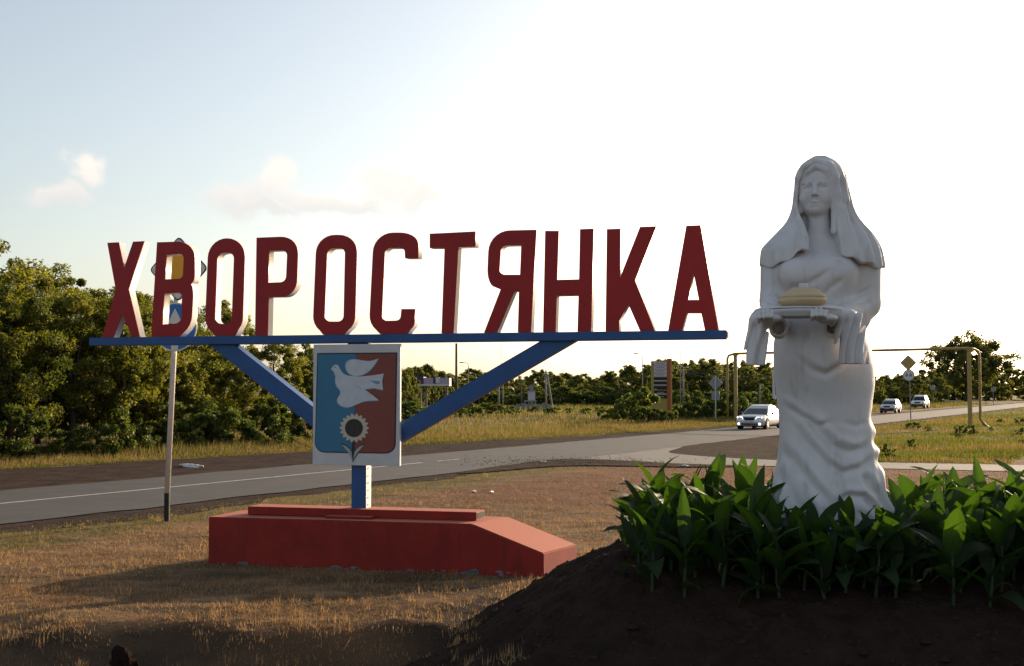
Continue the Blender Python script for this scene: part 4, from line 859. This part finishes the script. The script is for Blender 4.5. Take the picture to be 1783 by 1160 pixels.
# trees along the far road, behind the emblem panel
for i in range(26):
    px_ = rt.uniform(535, 655); Y_ = rt.uniform(78, 150); p = at(px_, 680, Y_); H = 2.4 + (680 - np.interp(px_, [520, 560, 620, 700, 745, 790], [585, 600, 630, 646, 636, 655])) * Y_ / F
    place(('far', rt.randrange(5)), 'young_tree', p.x, Y_, H * rt.uniform(.75, 1.0), 'young tree in the thicket behind the emblem panel', 'tree', 'trees in the thicket behind the emblem panel', rt.uniform(.7, 1.0))
for px_, Y_, yt in ((702, 112, 650), (712, 126, 641), (690, 120, 636), (745, 172, 633), (728, 168, 637), (768, 176, 646)):
    p = at(px_, 680, Y_); place(('far', rt.randrange(5)), 'young_tree', p.x, Y_, 2.4 + (680 - yt) * Y_ / F, 'young tree standing around the filling station canopy', 'tree', 'trees around the filling station canopy', .6)
# far belt
fx = [640, 700, 740, 765, 800, 830, 860, 900, 950, 985, 1030, 1075, 1130, 1200, 1260, 1330, 1400, 1480, 1530, 1580, 1640, 1660]
fy = [640, 640, 632, 645, 648, 634, 650, 655, 636, 642, 652, 640, 624, 620, 624, 628, 634, 642, 648, 645, 650, 650]
for row, Yb in enumerate((206, 226, 250)):
    px_ = 560 + 11 * row
    while px_ < 1640:
        Y_ = Yb + rt.uniform(-8, 8); p = at(px_, 680, Y_); H = 2.4 + (680 - np.interp(px_, fx, fy)) * Y_ / F
        if .8827 * p.x - .47 * Y_ < -31: place(('far', rt.randrange(5)), 'field_tree', p.x, Y_, max(3, H * rt.uniform((.6, .78, .86)[row], 1.02)), ('rounded tree in the front rank of the far tree belt', 'rounded tree in the middle rank of the far tree belt', 'dark tree in the back rank of the far tree belt')[row], 'tree', 'trees of the far belt', rt.uniform(.85, 1.3))
        px_ += rt.uniform(22, 40)
px_ = 690
while px_ < 1320:                                # undergrowth closing the foot of the belt
    Y_ = rt.uniform(186, 198); p = at(px_, 680, Y_); place(('bush', rt.randrange(3)), 'belt_bush', p.x, Y_, rt.uniform(1.5, 3.2), 'bush in the undergrowth at the foot of the far tree belt', 'bush', 'undergrowth of the far tree belt', rt.uniform(.9, 1.5)); px_ += rt.uniform(14, 30)
# dark wood closing the road on the right
for row, Yb in enumerate((300, 325)):
    px_ = 1600
    while px_ < 2150:
        Y_ = Yb + rt.uniform(-8, 8) - .05 * (px_ - 1600); p = at(px_, 680, Y_); H = 2.4 + (680 - np.interp(px_, [1500, 1600, 1650, 1740, 1760, 1783, 1900, 2100], [650, 648, 640, 640, 628, 634, 630, 636])) * Y_ / F
        if .8827 * p.x - .47 * Y_ < -33 or row == 1: place(('far', rt.randrange(5)), 'wood_tree', p.x, Y_, H * rt.uniform(.8, 1.05), 'dense tree of the dark wood where the road disappears', 'tree', 'trees of the dark wood', rt.uniform(1.0, 1.4))
        px_ += rt.uniform(24, 36)
p = at(1682, 690, 262); place('big', 'broad_tree', p.x, 262, 2.4 + 102 * 262 / F, 'tall broad tree standing above the dark wood beside the road', 'tree', None, 1.08, 1.0)
# bushes in the field beside the price board and along the far shoulder
BG = 'bushes along the far side of the road'
for (px_, py_, H) in [(1058, 735, 1.3), (1078, 737, 1.8), (1097, 738, 2.4), (1112, 740, 2.9), (1128, 742, 1.7), (1143, 742, 1.5), (1160, 741, 1.3), (1178, 738, 1.2), (1196, 738, 1.6), (1207, 737, 2.6), (1222, 738, 1.8), (1238, 737, 1.5), (1256, 737, 1.9), (1272, 737, 2.6), (1286, 734, 2.1), (1303, 730, 1.7), (1045, 722, 1.0), (1020, 724, .9), (990, 722, .8)]:
    g_ = gnd(px_, py_ - 2); place(('bush', rt.randrange(3)), 'verge_bush', g_.x, g_.y, H * .9, 'leafy green bush near the price board across the road', 'bush', BG, rt.uniform(.7, 1.0))
for (px_, py_, H) in [(745, 730, 1.0), (770, 728, 1.2), (800, 727, 1.1), (815, 725, 1.4), (845, 724, 1.3), (868, 724, 1.1), (890, 722, .9), (720, 735, 1.4), (705, 737, 1.7), (930, 720, .8), (960, 722, .9)]:
    g_ = gnd(px_, py_); place(('bush', rt.randrange(3)), 'field_bush', g_.x, g_.y, H, 'low bush in the golden field under the right brace', 'bush', 'low bushes in the golden field', rt.uniform(.9, 1.4))
for (px_, py_, H) in [(1532, 705, 3.0), (1545, 703, 3.6), (1560, 702, 3.8), (1573, 701, 3.2), (1590, 699, 2.8), (1345, 712, 3.2), (1330, 714, 2.6)]:
    g_ = gnd(px_, py_); place(('bush', rt.randrange(3)), 'tall_bush', g_.x, g_.y, H, 'tall green bush on the verge behind the oncoming cars', 'bush', 'tall bushes behind the oncoming cars', rt.uniform(.6, .8))
for i in range(70):                              # weeds in the meadow
    x = rt.uniform(9, 48); y = rt.uniform(43, 95); o_ = .8827 * x - .47 * y
    if o_ < -15.5 or y < float(far_y(np.array([x]))[0]) + 1 or inpoly(np.array([x]), np.array([y]), ipoly)[0] or x / y > .5: continue
    place(('shrub', rt.randrange(3)), 'meadow_weed', x, y, rt.uniform(.25, .6), 'clump of weeds in the meadow between the two roads', 'weed', 'weed clumps in the meadow', rt.uniform(.8, 2.0))

# ------------------------------------------------------------ road signs
def diamond(h, r=.1): 
    return [(0, -h), (h, 0), (0, h), (-h, 0)]
def rdiamond(h): 
    q = [(0, -h), (h, 0), (0, h), (-h, 0)]; out = []
    for i in range(4):
        p_ = Vector(q[i]); a_ = (Vector(q[i - 1]) - p_) * .1; b_ = (Vector(q[(i + 1) % 4]) - p_) * .1
        for k in range(5): u = k / 4; out.append(tuple((p_ + a_ * (1 - u) ** 2 + b_ * u * u)))
    return out
def disc(r, n=36): return [(r * math.cos(2 * math.pi * k / n), r * math.sin(2 * math.pi * k / n)) for k in range(n)]
def shift(lp, dx, dz): return [(x + dx, z + dz) for x, z in lp]
rz_sign = -R(28)
base = gnd(292, 907); rs = empty('road_sign', (base.x, base.y, 0), -R(16)); tag(rs, 'white road sign pole with yellow diamond and blue arrow disc, black foot', 'road sign')
topx = .02
lean = .115 / 2.9
MB().tube([(0, .03, .52), (lean * 4.6, .03, 5.12)], .05, 14).obj('pole', M['pole_white'], rs, smooth=True)
MB().tube([(-lean * .0, .03, -.15), (0, .03, .52)], .052, 14).obj('pole_foot', M['black'], rs)
dz_, cz_ = EYE + (680 - 469) * base.y / F, EYE + (680 - 570) * base.y / F
hd = .61; ddx = .22
pd = plate('diamond_sign', [shift(rdiamond(hd), ddx, dz_)], -.045, -.03, M['outline'], rs)
plate('diamond_border', [shift(rdiamond(hd * .95), ddx, dz_)], -.049, -.0445, M['sign_white'], pd); plate('diamond_field', [shift(rdiamond(hd * .66), ddx, dz_)], -.056, -.0485, M['outline'], pd)
plate('diamond_centre', [shift(rdiamond(hd * .63), ddx, dz_)], -.06, -.0555, M['yellow'], pd)
cdx = .165; pc = plate('round_sign', [shift(disc(.45), cdx, cz_)], -.045, -.03, M['sign_white'], rs)
plate('round_field', [shift(disc(.425), cdx, cz_)], -.049, -.0445, M['sign_blue'], pc)
plate('arrow', [shift([(-.07, -.42), (.07, -.42), (.07, .08), (.17, .04), (0, .34), (-.17, .04), (-.07, .08)], cdx, cz_)], -.054, -.0485, M['sign_white'], pc)
# yellow diamond and round plate by the far bend
b2 = gnd(1584, 737); r2 = empty('road_sign', (b2.x, b2.y, 0), rz_sign); tag(r2, 'slim grey pole with amber diamond above a white disc beside the meadow', 'road sign')
MB().tube([(0, .02, -.2), (-.08, .02, 4.9)], .04, 8).obj('pole', M['concrete'], r2)
zz = EYE + (680 - 632) * b2.y / F; q_ = plate('diamond_sign', [shift(rdiamond(.60), -.12, zz)], -.04, -.03, M['redband'], r2); plate('diamond_border', [shift(rdiamond(.5), -.12, zz)], -.045, -.0395, M['sign_white'], q_); plate('diamond_centre', [shift(rdiamond(.46), -.12, zz)], -.05, -.0445, M['pipe'], q_)
zz = EYE + (680 - 653.5) * b2.y / F; q_ = plate('round_sign', [shift(disc(.43), -.1, zz)], -.04, -.03, M['sign_back'], r2); plate('round_field', [shift(disc(.37), -.1, zz)], -.045, -.0395, M['sign_white'], q_)
for s in (-1, 1): plate('pictogram', [[(-.1 + s * .14 - .09, zz - .1), (-.1 + s * .14 + .09, zz - .1), (-.1 + s * .14 + .09, zz + .06), (-.1 + s * .14, zz + .14), (-.1 + s * .14 - .09, zz + .06)]], -.05, -.0445, M['greyline'], q_)
# diamond seen from behind
b3 = gnd(1245, 737); r3 = empty('road_sign', (b3.x, b3.y, 0), -R(20)); tag(r3, 'grey back of a diamond sign with plate on thin pole among bushes', 'road sign')
MB().tube([(0, -.03, -.2), (0, -.03, 3.5)], .045, 8).obj('pole', M['pole_white'], r3)
zz = EYE + (680 - 667) * b3.y / F; plate('diamond_sign', [shift(rdiamond(.55), 0, zz)], .02, .035, M['sign_back'], r3); plate('lower_plate', [[(-.3, zz - 1.25), (.3, zz - 1.25), (.3, zz - .6), (-.3, zz - .6)]], .02, .035, M['sign_back'], r3)
for (px_, y0, py_, lab) in ((1623, 672, 700, 'small pale sign on a pole beyond the far cars'), (1728, 675, 699, 'tiny pale sign on a pole before the dark wood')):
    Y_ = EYE * F / (py_ + 6 - 680); Y_ = min(Y_, 215); p = at(px_, 680, Y_); r4 = empty('road_sign', (p.x, Y_, 0), -R(28)); tag(r4, lab, 'road sign')
    zz = EYE + (680 - y0 - 3) * Y_ / F; MB().tube([(0, .02, -.2), (0, .02, zz)], .05, 6).obj('pole', M['concrete'], r4); plate('round_sign', [shift(disc(.4), 0, zz)], -.04, -.02, M['sign_back'], r4)
# blue and white direction board, mostly behind the statue
b5 = at(1344, 680, 98); r5 = empty('direction_board', (b5.x, b5.y, 0), -R(12)); tag(r5, 'white and blue direction board on two posts behind the statue', 'board')
plate('board', [[(0, 1.75), (2.6, 1.75), (2.6, 4.05), (0, 4.05)]], -.04, .0, M['sign_white'], r5); plate('blue_field', [[(.22, 2.05), (2.4, 2.05), (2.4, 3.85), (.12, 3.85)]], -.046, -.0395, M['sign_blue'], r5)
for xx in (.4, 2.2): MB().tube([(xx, .06, -.2), (xx, .06, 4.0)], .05, 8).obj('post', M['concrete'], r5)

# ------------------------------------------------------------ gas pipe arch over the road
gp = empty('gas_pipe_arch', (0, 0, 0)); tag(gp, 'yellow gas pipe arch carried over the main road on posts', 'gas pipe')
A_ = at(1266, 617, 92); A2 = at(1280, 617, 90.5); B_ = at(1687, 606, 79); B2 = at(1705, 605, 81); hz2 = A_.z
A_.z = A2.z = B_.z = B2.z = hz2; sub_ = Vector((A_.x, A_.y, -.3))
gp.location = (A_.x, A_.y, 0); O = Vector((A_.x, A_.y, 0))
MB().tube([Vector((A_.x, A_.y, -.3)) - O, Vector((A_.x, A_.y, hz2 - .35)) - O, Vector((A_.x + .1, A_.y, hz2 - .1)) - O, A_ + Vector((.4, -.1, 0)) - O, A2 - O, B_ - O, B2 + Vector((-.35, -.1, 0)) - O, B2 + Vector((-.08, 0, -.12)) - O, Vector((B2.x, B2.y, hz2 - .4)) - O, Vector((B2.x, B2.y, .5)) - O, Vector((B2.x + .3, B2.y + .2, .2)) - O, Vector((B2.x + .9, B2.y + .5, -.2)) - O], .09, 10).obj('pipe', M['pipe'], gp, smooth=True)
for q_ in (A2, B_): MB().tube([Vector((q_.x, q_.y, -.3)) - O, Vector((q_.x, q_.y, hz2 - .08)) - O], .14, 10).box(q_.x - O.x - .18, q_.x - O.x + .18, q_.y - O.y - .18, q_.y - O.y + .18, hz2 - .15, hz2 - .09).obj('post', M['pipe'], gp)

# ------------------------------------------------------------ price board, canopy, kiosk, poles, lamps
g_ = at(1151, 725, 112); pbd = empty('price_board', (g_.x, g_.y, 0), R(4)); tag(pbd, 'tall yellow and red fuel price board with grey and black rows', 'price board')
H5 = EYE + (680 - 627) * 112 / F; MB().box(-.94, .55, -.12, .12, -.2, H5 - .1).obj('frame', M['ochre'], pbd, bevel=.02)
MB().box(.55, .80, -.2, .2, -.2, H5 + .12).box(.80, .94, -.2, .2, -.2, H5 + .12, 1).obj('side_fin', [M['redband'], M['pipe']], pbd)
rows = [(.17, .98, 'greypanel'), (1.02, 1.62, 'greypanel')] 
zt = H5 - .15
for k in range(4):
    MB().box(-.72, .48, -.15, -.118, zt - .32, zt - .03).obj('price_row', M['greypanel'], pbd); MB().box(-.5, .25, -.154, -.149, zt - .20, zt - .13).obj('print', M['greyline'], pbd); zt -= .35
for k in range(5):
    r_ = MB().box(-.72, .48, -.15, -.118, zt - .36, zt - .03).obj('price_row', M['black'], pbd)
    if k in (0, 1, 2, 3): MB().box(-.72 if k != 2 else -.68, .44 if k != 2 else -.45, -.154, -.149, zt - .36, zt - .29).obj('print', M['greypanel'], r_)
    if k in (3, 4): MB().box(-.4, .2, -.154, -.149, zt - .24, zt - .17).obj('print', M['greyline'], r_)
    zt -= .40
Yc = 150; c0_ = at(716, 672, Yc); cn = empty('station_canopy', (c0_.x, Yc, 0)); tag(cn, 'lilac and purple fascia of a filling station canopy among trees', 'canopy'); sc_ = Yc / F
zc = EYE + 8 * sc_; W5 = 66 * sc_
MB().box(0, W5, 0, 5, zc, zc + 3.2 * sc_).obj('white_edge', M['panel'], cn); MB().box(0, W5, .02, 4.98, zc + 3.2 * sc_ + .002, zc + 14 * sc_).obj('fascia', M['fascia'], cn)
MB().box(-.02, 21 * sc_, -.03, 4.9, zc + 3.25 * sc_, zc + 16 * sc_).obj('fascia_corner', M['purple'], cn); MB().box(38 * sc_, 42 * sc_, -.04, .5, zc + 4 * sc_, zc + 14.5 * sc_).obj('fascia_sign', M['purple'], cn); MB().box(42.2 * sc_, 49 * sc_, -.05, .5, zc + 5 * sc_, zc + 15 * sc_).obj('logo_plate', M['panel'], cn)
for xx in (12, 22, 58): MB().box(xx * sc_, xx * sc_ + .25, 2, 2.25, -.1, zc).obj('column', M['concrete'], cn)
def pole(px_, ytop, Y_, r_, m, label, arms=0, name='utility_pole', group=None, r1=None):
    p = at(px_, 680, Y_); H = EYE + (680 - ytop) * Y_ / F; e = empty(name, (p.x, Y_, 0)); tag(e, label, name.split('_')[-1], group)
    MB().tube([(0, 0, -.2), (0, 0, H)], [r_, r1 or r_ * .8], 10).obj('shaft', M[m], e, smooth=True)
    for k in range(arms):
        MB().box(-.8, .8, -.06, .06, H - .35 - .5 * k, H - .25 - .5 * k).obj('crossarm', M['wood'], e)
        for xx in (-.7, .7): MB().tube([(xx, 0, H - .25 - .5 * k), (xx, 0, H - .10 - .5 * k)], .04, 6).obj('insulator', M['panel'], e)
    return e, p.x, H
pole(794, 598, 140, .15, 'wood', 'dark wooden pole standing above the golden field', 0)
pole(872, 600, 250, .06, 'grey', 'very thin tall antenna mast above the far trees', 0, 'antenna_mast')
pole(868, 662, 155, .13, 'concrete', 'thicker pale post of the pair below the brace', 0); pole(875, 660, 165, .09, 'concrete', 'thinner pale post of the pair below the brace', 0)
pole(907, 664, 180, .12, 'wood', 'dull brown pole left of the transformer cabinet', 0)
pole(1189, 638, 180, .14, 'concrete', 'pale concrete pole with crossarm right of the price board', 1)
pole(1322, 668, 150, .10, 'concrete', 'short pale pole above the roof of the silver sedan', 0)
pole(1262, 650, 176, .10, 'wood', 'wire pole hidden among trees behind the pipe posts', 1)
e, ex, eh = pole(950, 645, 158, .13, 'concrete', 'braced concrete pole with leaning strut by the transformer cabinet', 1)
MB().tube([(.9, 0, -.2), (.15, 0, eh - .4)], .11, 8).obj('strut', M['concrete'], e)
def lamp(px_, ytop, Y_, label):
    e, ex, eh = pole(px_, ytop + 3, Y_, .09, 'concrete', label, 0, 'street_lamp', None, .05); MB().tube([(0, 0, eh - .05), (-.05, 0, eh + .25), (-.4, 0, eh + .42), (-.75, 0, eh + .42)][::1], .035, 6).obj('arm', M['concrete'], e)
    MB().box(-1.25, -.65, -.12, .12, eh + .36, eh + .5).obj('lamp_head', M['grey'], e, bevel=.03); return e
lamp(815, 634, 170, 'street lamp right of the dark wooden pole'); lamp(1118, 618, 172, 'street lamp left of the price board'); lamp(1184, 610, 176, 'tallest street lamp just right of the price board').scale = (-1, 1, 1)
Yk = 154; k0 = at(925, 712, Yk); kb = empty('transformer_cabinet', (k0.x, Yk, 0)); tag(kb, 'grey transformer cabinet on a steel stand among far trees', 'cabinet')
MB().box(-.45, .45, -.4, .4, 1.15, 2.3).obj('cabinet', M['greypanel'], kb, bevel=.03); MB().box(-.55, .55, -.5, .5, 2.3, 2.42).obj('roof', M['grey'], kb); MB().box(-.95, .6, -.5, .5, 1.0, 1.14).obj('platform', M['grey'], kb); MB().box(-.25, .25, -.3, .3, 2.42, 3.1).obj('switch_box', M['grey'], kb)
for xx in (-.8, -.35, .1, .5): MB().box(xx - .05, xx + .05, -.05, .05, -.1, 1.0).obj('leg', M['greypanel'], kb)
w0 = at(898, 712, 150); fn = empty('low_fence', (w0.x, 150, 0)); tag(fn, 'low grey fence panels beside the transformer cabinet', 'fence')
for k in range(7): MB().box(k * .62, k * .62 + .5, -.04, .04, -.05, .75 + .1 * (k % 2)).obj('fence_panel', M['concrete'], fn)
m0 = gnd(838, 722); mk = empty('marker_post', (m0.x, m0.y, 0)); tag(mk, 'white plate on a rusty marker post in the golden field', 'marker'); MB().box(-.3, -.18, -.04, .04, -.1, 1.75).obj('post', M['wood'], mk); MB().box(-.16, .22, -.05, -.01, .35, .95).obj('plate', M['litter'], mk, bevel=.01)
bo = at(1300, 707, 140); bd = empty('marker_stub', (bo.x, 140, 0)); tag(bd, 'short white marker stub left of the silver sedan', 'marker'); MB().box(-.17, .17, -.1, .1, -.1, 1.3).obj('stub', M['panel'], bd, bevel=.04)
# overhead wires
def wire(a_, b_, sag, label):
    pts = [a_.lerp(b_, k / 14) - Vector((0, 0, sag * 4 * (k / 14) * (1 - k / 14))) for k in range(15)]
    tag(MB().tube([p_ - pts[0] for p_ in pts], .022, 4).obj('overhead_wire', M['concrete'], None), label, 'wire', 'overhead wires').location = pts[0]
wl = 'thin overhead wire sagging past the pole behind the price board'
for (xa, ya, xb, yb) in ((1189, 641, 1262, 653), (1189, 646, 1262, 658), (1262, 653, 1360, 652), (1262, 658, 1360, 657), (1189, 641, 1130, 652), (1189, 646, 1130, 657)):
    wire(at(xa, ya, 179), at(xb, yb, 175), .35, wl)

# ------------------------------------------------------------ cars
def car(name, loc, rz, paint, spec, label):
    L, W, Hh, zb, belt, yw, yr0, yr1, yb, hoodz, grille, wr = spec; e = empty(name, loc, rz); tag(e, label, 'car'); hw = W / 2; f0 = -L / 2; r0 = L / 2; mp = paint
    # lower body: cross-sections along the length, front at -y
    st_ = [(f0, .78, zb + .16, hoodz - .20), (f0 + .06, .86, zb + .03, hoodz - .12), (f0 + .22, .95, zb, hoodz - .04), (f0 + .55, .985, zb, hoodz + .0), (yw - .1, 1, zb, belt - .04), (yw + .35, 1, zb, belt), (.3, 1, zb, belt), (yb, .99, zb, belt + .03), (r0 - .35, .97, zb, belt + .03), (r0 - .08, .90, zb + .04, belt - .02), (r0, .82, zb + .2, belt - .15)]
    ncs = 11; v = []
    for y_, k, z0_, z1_ in st_:
        h = z1_ - z0_; sec = [(.0, z0_), (.75, z0_), (.93, z0_ + .06 * h), (.985, z0_ + .25 * h), (1.0, z0_ + .5 * h), (.985, z0_ + .72 * h), (.95, z0_ + .88 * h), (.86, z0_ + .965 * h), (.6, z0_ + h * .995), (.3, z1_ + .012), (.0, z1_ + .018)]
        v += [(s_ * hw * k, y_, z_) for s_, z_ in sec]; 
    n_ = len(st_); v2 = v + [(-x_, y_, z_) for x_, y_, z_ in v]; f = []
    for i in range(n_ - 1):
        for j in range(ncs - 1):
            a_ = i * ncs + j; q = (a_, a_ + 1, a_ + 1 + ncs, a_ + ncs); f.append(q); o2 = n_ * ncs; f.append(tuple(reversed([x_ + o2 for x_ in q])))
    f.append(tuple(range(ncs)) + tuple(n_ * ncs + j for j in range(ncs - 2, 0, -1))); b0 = (n_ - 1) * ncs; f.append(tuple(reversed(tuple(b0 + j for j in range(ncs)) + tuple(n_ * ncs + b0 + j for j in range(ncs - 2, 0, -1)))))
    me = MB().add(v2, f).mesh('body'); bm = bmesh.new(); bm.from_mesh(me); bmesh.ops.remove_doubles(bm, verts=bm.verts, dist=.0005); bmesh.ops.recalc_face_normals(bm, faces=bm.faces); bm.to_mesh(me); bm.free()
    body = link('body', me, mp, e, True)
    # greenhouse
    wb, wt_ = hw * .92, hw * (.64 if grille == 0 else .70); zr = Hh
    gh_ = [(yw, wb, belt - .02), (yr0, wt_, zr - .05), (yr0 + .25, wt_ * 1.0, zr), (yr1 - .2, wt_, zr), (yr1, wt_ * .98, zr - .05), (yb, wb * .97, belt)]
    v = []; f = []
    for y_, w5, z_ in gh_: v += [(-w5, y_, z_), (-w5 * .86, y_, z_ + (.03 if z_ > belt + .2 else 0)), (w5 * .86, y_, z_ + (.03 if z_ > belt + .2 else 0)), (w5, y_, z_)]
    for i in range(5):
        for j in range(3): a_ = i * 4 + j; f.append((a_, a_ + 1, a_ + 5, a_ + 4))
    bl_ = len(v); v += [(-wb, yw, belt - .05), (wb, yw, belt - .05), (wb * .97, yb, belt - .05), (-wb * .97, yb, belt - .05)]
    f += [(0, 4, 8, 12, 16, 20), (23, 19, 15, 11, 7, 3)]
    MB().add(v, f).obj('cabin', mp, e)
    def lerp3(a_, b_, u): return tuple(a_[i] + (b_[i] - a_[i]) * u for i in range(3))
    def pane(nm, q, inset, out):               # quad shrunk towards its middle and moved out along its normal
        c = Vector([sum(p_[i] for p_ in q) / len(q) for i in range(3)]); nrm = (Vector(q[1]) - Vector(q[0])).cross(Vector(q[2]) - Vector(q[0])).normalized()
        if nrm.dot(c - Vector((0, (yw + yb) / 2, belt))) < 0: nrm = -nrm
        q2 = [Vector(p_).lerp(c, inset) + nrm * out for p_ in q]; q3 = [p_ - nrm * .02 for p_ in q2]; nn = len(q)
        MB().add(q2 + q3, [tuple(range(nn)), tuple(reversed(range(nn, 2 * nn)))] + [(i, (i + 1) % nn, nn + (i + 1) % nn, nn + i) for i in range(nn)]).obj(nm, M['glass'], e)
    pane('windscreen', [(-wb, yw, belt), (wb, yw, belt), (wt_, yr0, zr - .05), (-wt_, yr0, zr - .05)], .10, .012); pane('rear_window', [(-wb, yb, belt), (wb, yb, belt), (wt_, yr1, zr - .05), (-wt_, yr1, zr - .05)], .12, .012)
    ym = (yr0 + yr1) / 2 + .05
    for s in (-1, 1):
        pane('side_window', [(s * wb, yw + .35, belt + .02), (s * wb, ym - .04, belt + .02), (s * wt_, ym - .04, zr - .07), (s * wt_, yr0 + .12, zr - .07)], .06, .012)
        pane('side_window', [(s * wb, ym + .04, belt + .02), (s * wb, yb - .35, belt + .02), (s * wt_, yr1 - .1, zr - .07), (s * wt_, ym + .04, zr - .07)], .06, .012)
        mr_ = MB().box(s * hw * .98, s * (hw + .2), yw + .28, yw + .42, belt - .02, belt + .13).obj('wing_mirror', M['plastic'] if grille != 2 else mp, e, bevel=.03)
        for y_ in (f0 + .85, r0 - .95):
            wh = MB().tube([(s * (hw - .23), y_, wr), (s * (hw + .012), y_, wr)], wr, 20).obj('wheel', M['tyre'], e); MB().tube([(s * (hw + .004), y_, wr), (s * (hw + .024), y_, wr)], wr * .62, 14).obj('rim', M['rim'], wh)
            MB().tube([(s * (hw - .1), y_, wr + .01), (s * (hw + .006), y_, wr + .01)], wr + .055, 20).obj('wheel_arch', M['dark'], e)
        hx_ = s * hw * .68; MB().add([(s * hw * .42, f0 - .012, hoodz - .22), (s * hw * .80, f0 + .03, hoodz - .24), (s * hw * .90, f0 + .16, hoodz - .10), (s * hw * .5, f0 + .05, hoodz - .10), (s * hw * .42, f0 + .2, hoodz - .22), (s * hw * .80, f0 + .25, hoodz - .24), (s * hw * .90, f0 + .4, hoodz - .10), (s * hw * .5, f0 + .3, hoodz - .10)], [(0, 1, 2, 3), (4, 7, 6, 5), (0, 4, 5, 1), (1, 5, 6, 2), (2, 6, 7, 3), (3, 7, 4, 0)]).obj('headlight', M['lamp'] if grille == 0 else M['lens'], e)
        if grille == 0: MB().tube([(s * hw * .72, f0 - .02, zb + .13), (s * hw * .72, f0 + .12, zb + .13)], .065, 12).obj('fog_lamp', M['lamp'], e)
        MB().box(s * hw * .6 - .18, s * hw * .6 + .18, r0 - .04, r0 + .006, belt - .3, belt - .16).obj('tail_light', M['redband'], e)
    gz = hoodz - .16
    MB().add([(-hw * .42, f0 - .014, gz + .04), (hw * .42, f0 - .014, gz + .04), (hw * .30, f0 - .016, gz - .15), (-hw * .30, f0 - .016, gz - .15), (-hw * .42, f0 + .1, gz + .04), (hw * .42, f0 + .1, gz + .04), (hw * .30, f0 + .1, gz - .15), (-hw * .30, f0 + .1, gz - .15)], [(0, 3, 2, 1), (4, 5, 6, 7), (0, 1, 5, 4), (1, 2, 6, 5), (2, 3, 7, 6), (3, 0, 4, 7)]).obj('grille', M['plastic'], e)
    if grille == 0: MB().box(-hw * .62, hw * .62, f0 - .012, f0 + .1, zb + .09, zb + .19).obj('air_intake', M['plastic'], e, bevel=.02)
    else: MB().box(-hw * .86, hw * .86, f0 - .03, f0 + .14, zb + .06, zb + .30).obj('bumper', M['plastic'], e, bevel=.03)
    MB().box(-.26, .26, f0 - .042, f0 - .01, zb + .24, zb + .35).obj('number_plate', M['panel'], e)
    MB().box(-hw * .8, hw * .8, f0 + .5, r0 - .5, zb - .06, zb + .05).obj('underbody', M['dark'], e)
    return e
P_s = mat('silver white car paint', (.62, .62, .63), .25, .25, spec=.5); P_h = mat('pale car paint', (.55, .55, .54), .3, .1, spec=.5); P_w = mat('white car paint', (.68, .68, .67), .28, .1, spec=.5)
rc = -R(28)
g_ = road(-22.55, 75.5); car('silver_sedan', (g_[0], g_[1], .026), rc, P_s, (4.75, 1.82, 1.45, .20, .92, -1.2, -.2, 1.0, 1.8, .86, 0, .325), 'silver white sedan with lit headlamps passing behind the statue')
Yh = 132; p = at(1549, 718, Yh); car('hatchback', (p.x, Yh, .026), rc, P_h, (3.95, 1.66, 1.43, .22, .88, -.95, -.15, 1.45, 1.85, .86, 1, .29), 'small pale hatchback driving behind the silver sedan')
Yh = 163; p = at(1600.5, 710, Yh); car('white_suv', (p.x, Yh, .026), rc, P_w, (4.3, 1.80, 1.72, .32, 1.05, -.95, -.3, 1.75, 2.02, 1.0, 1, .37), 'white off-road car last in the oncoming line')
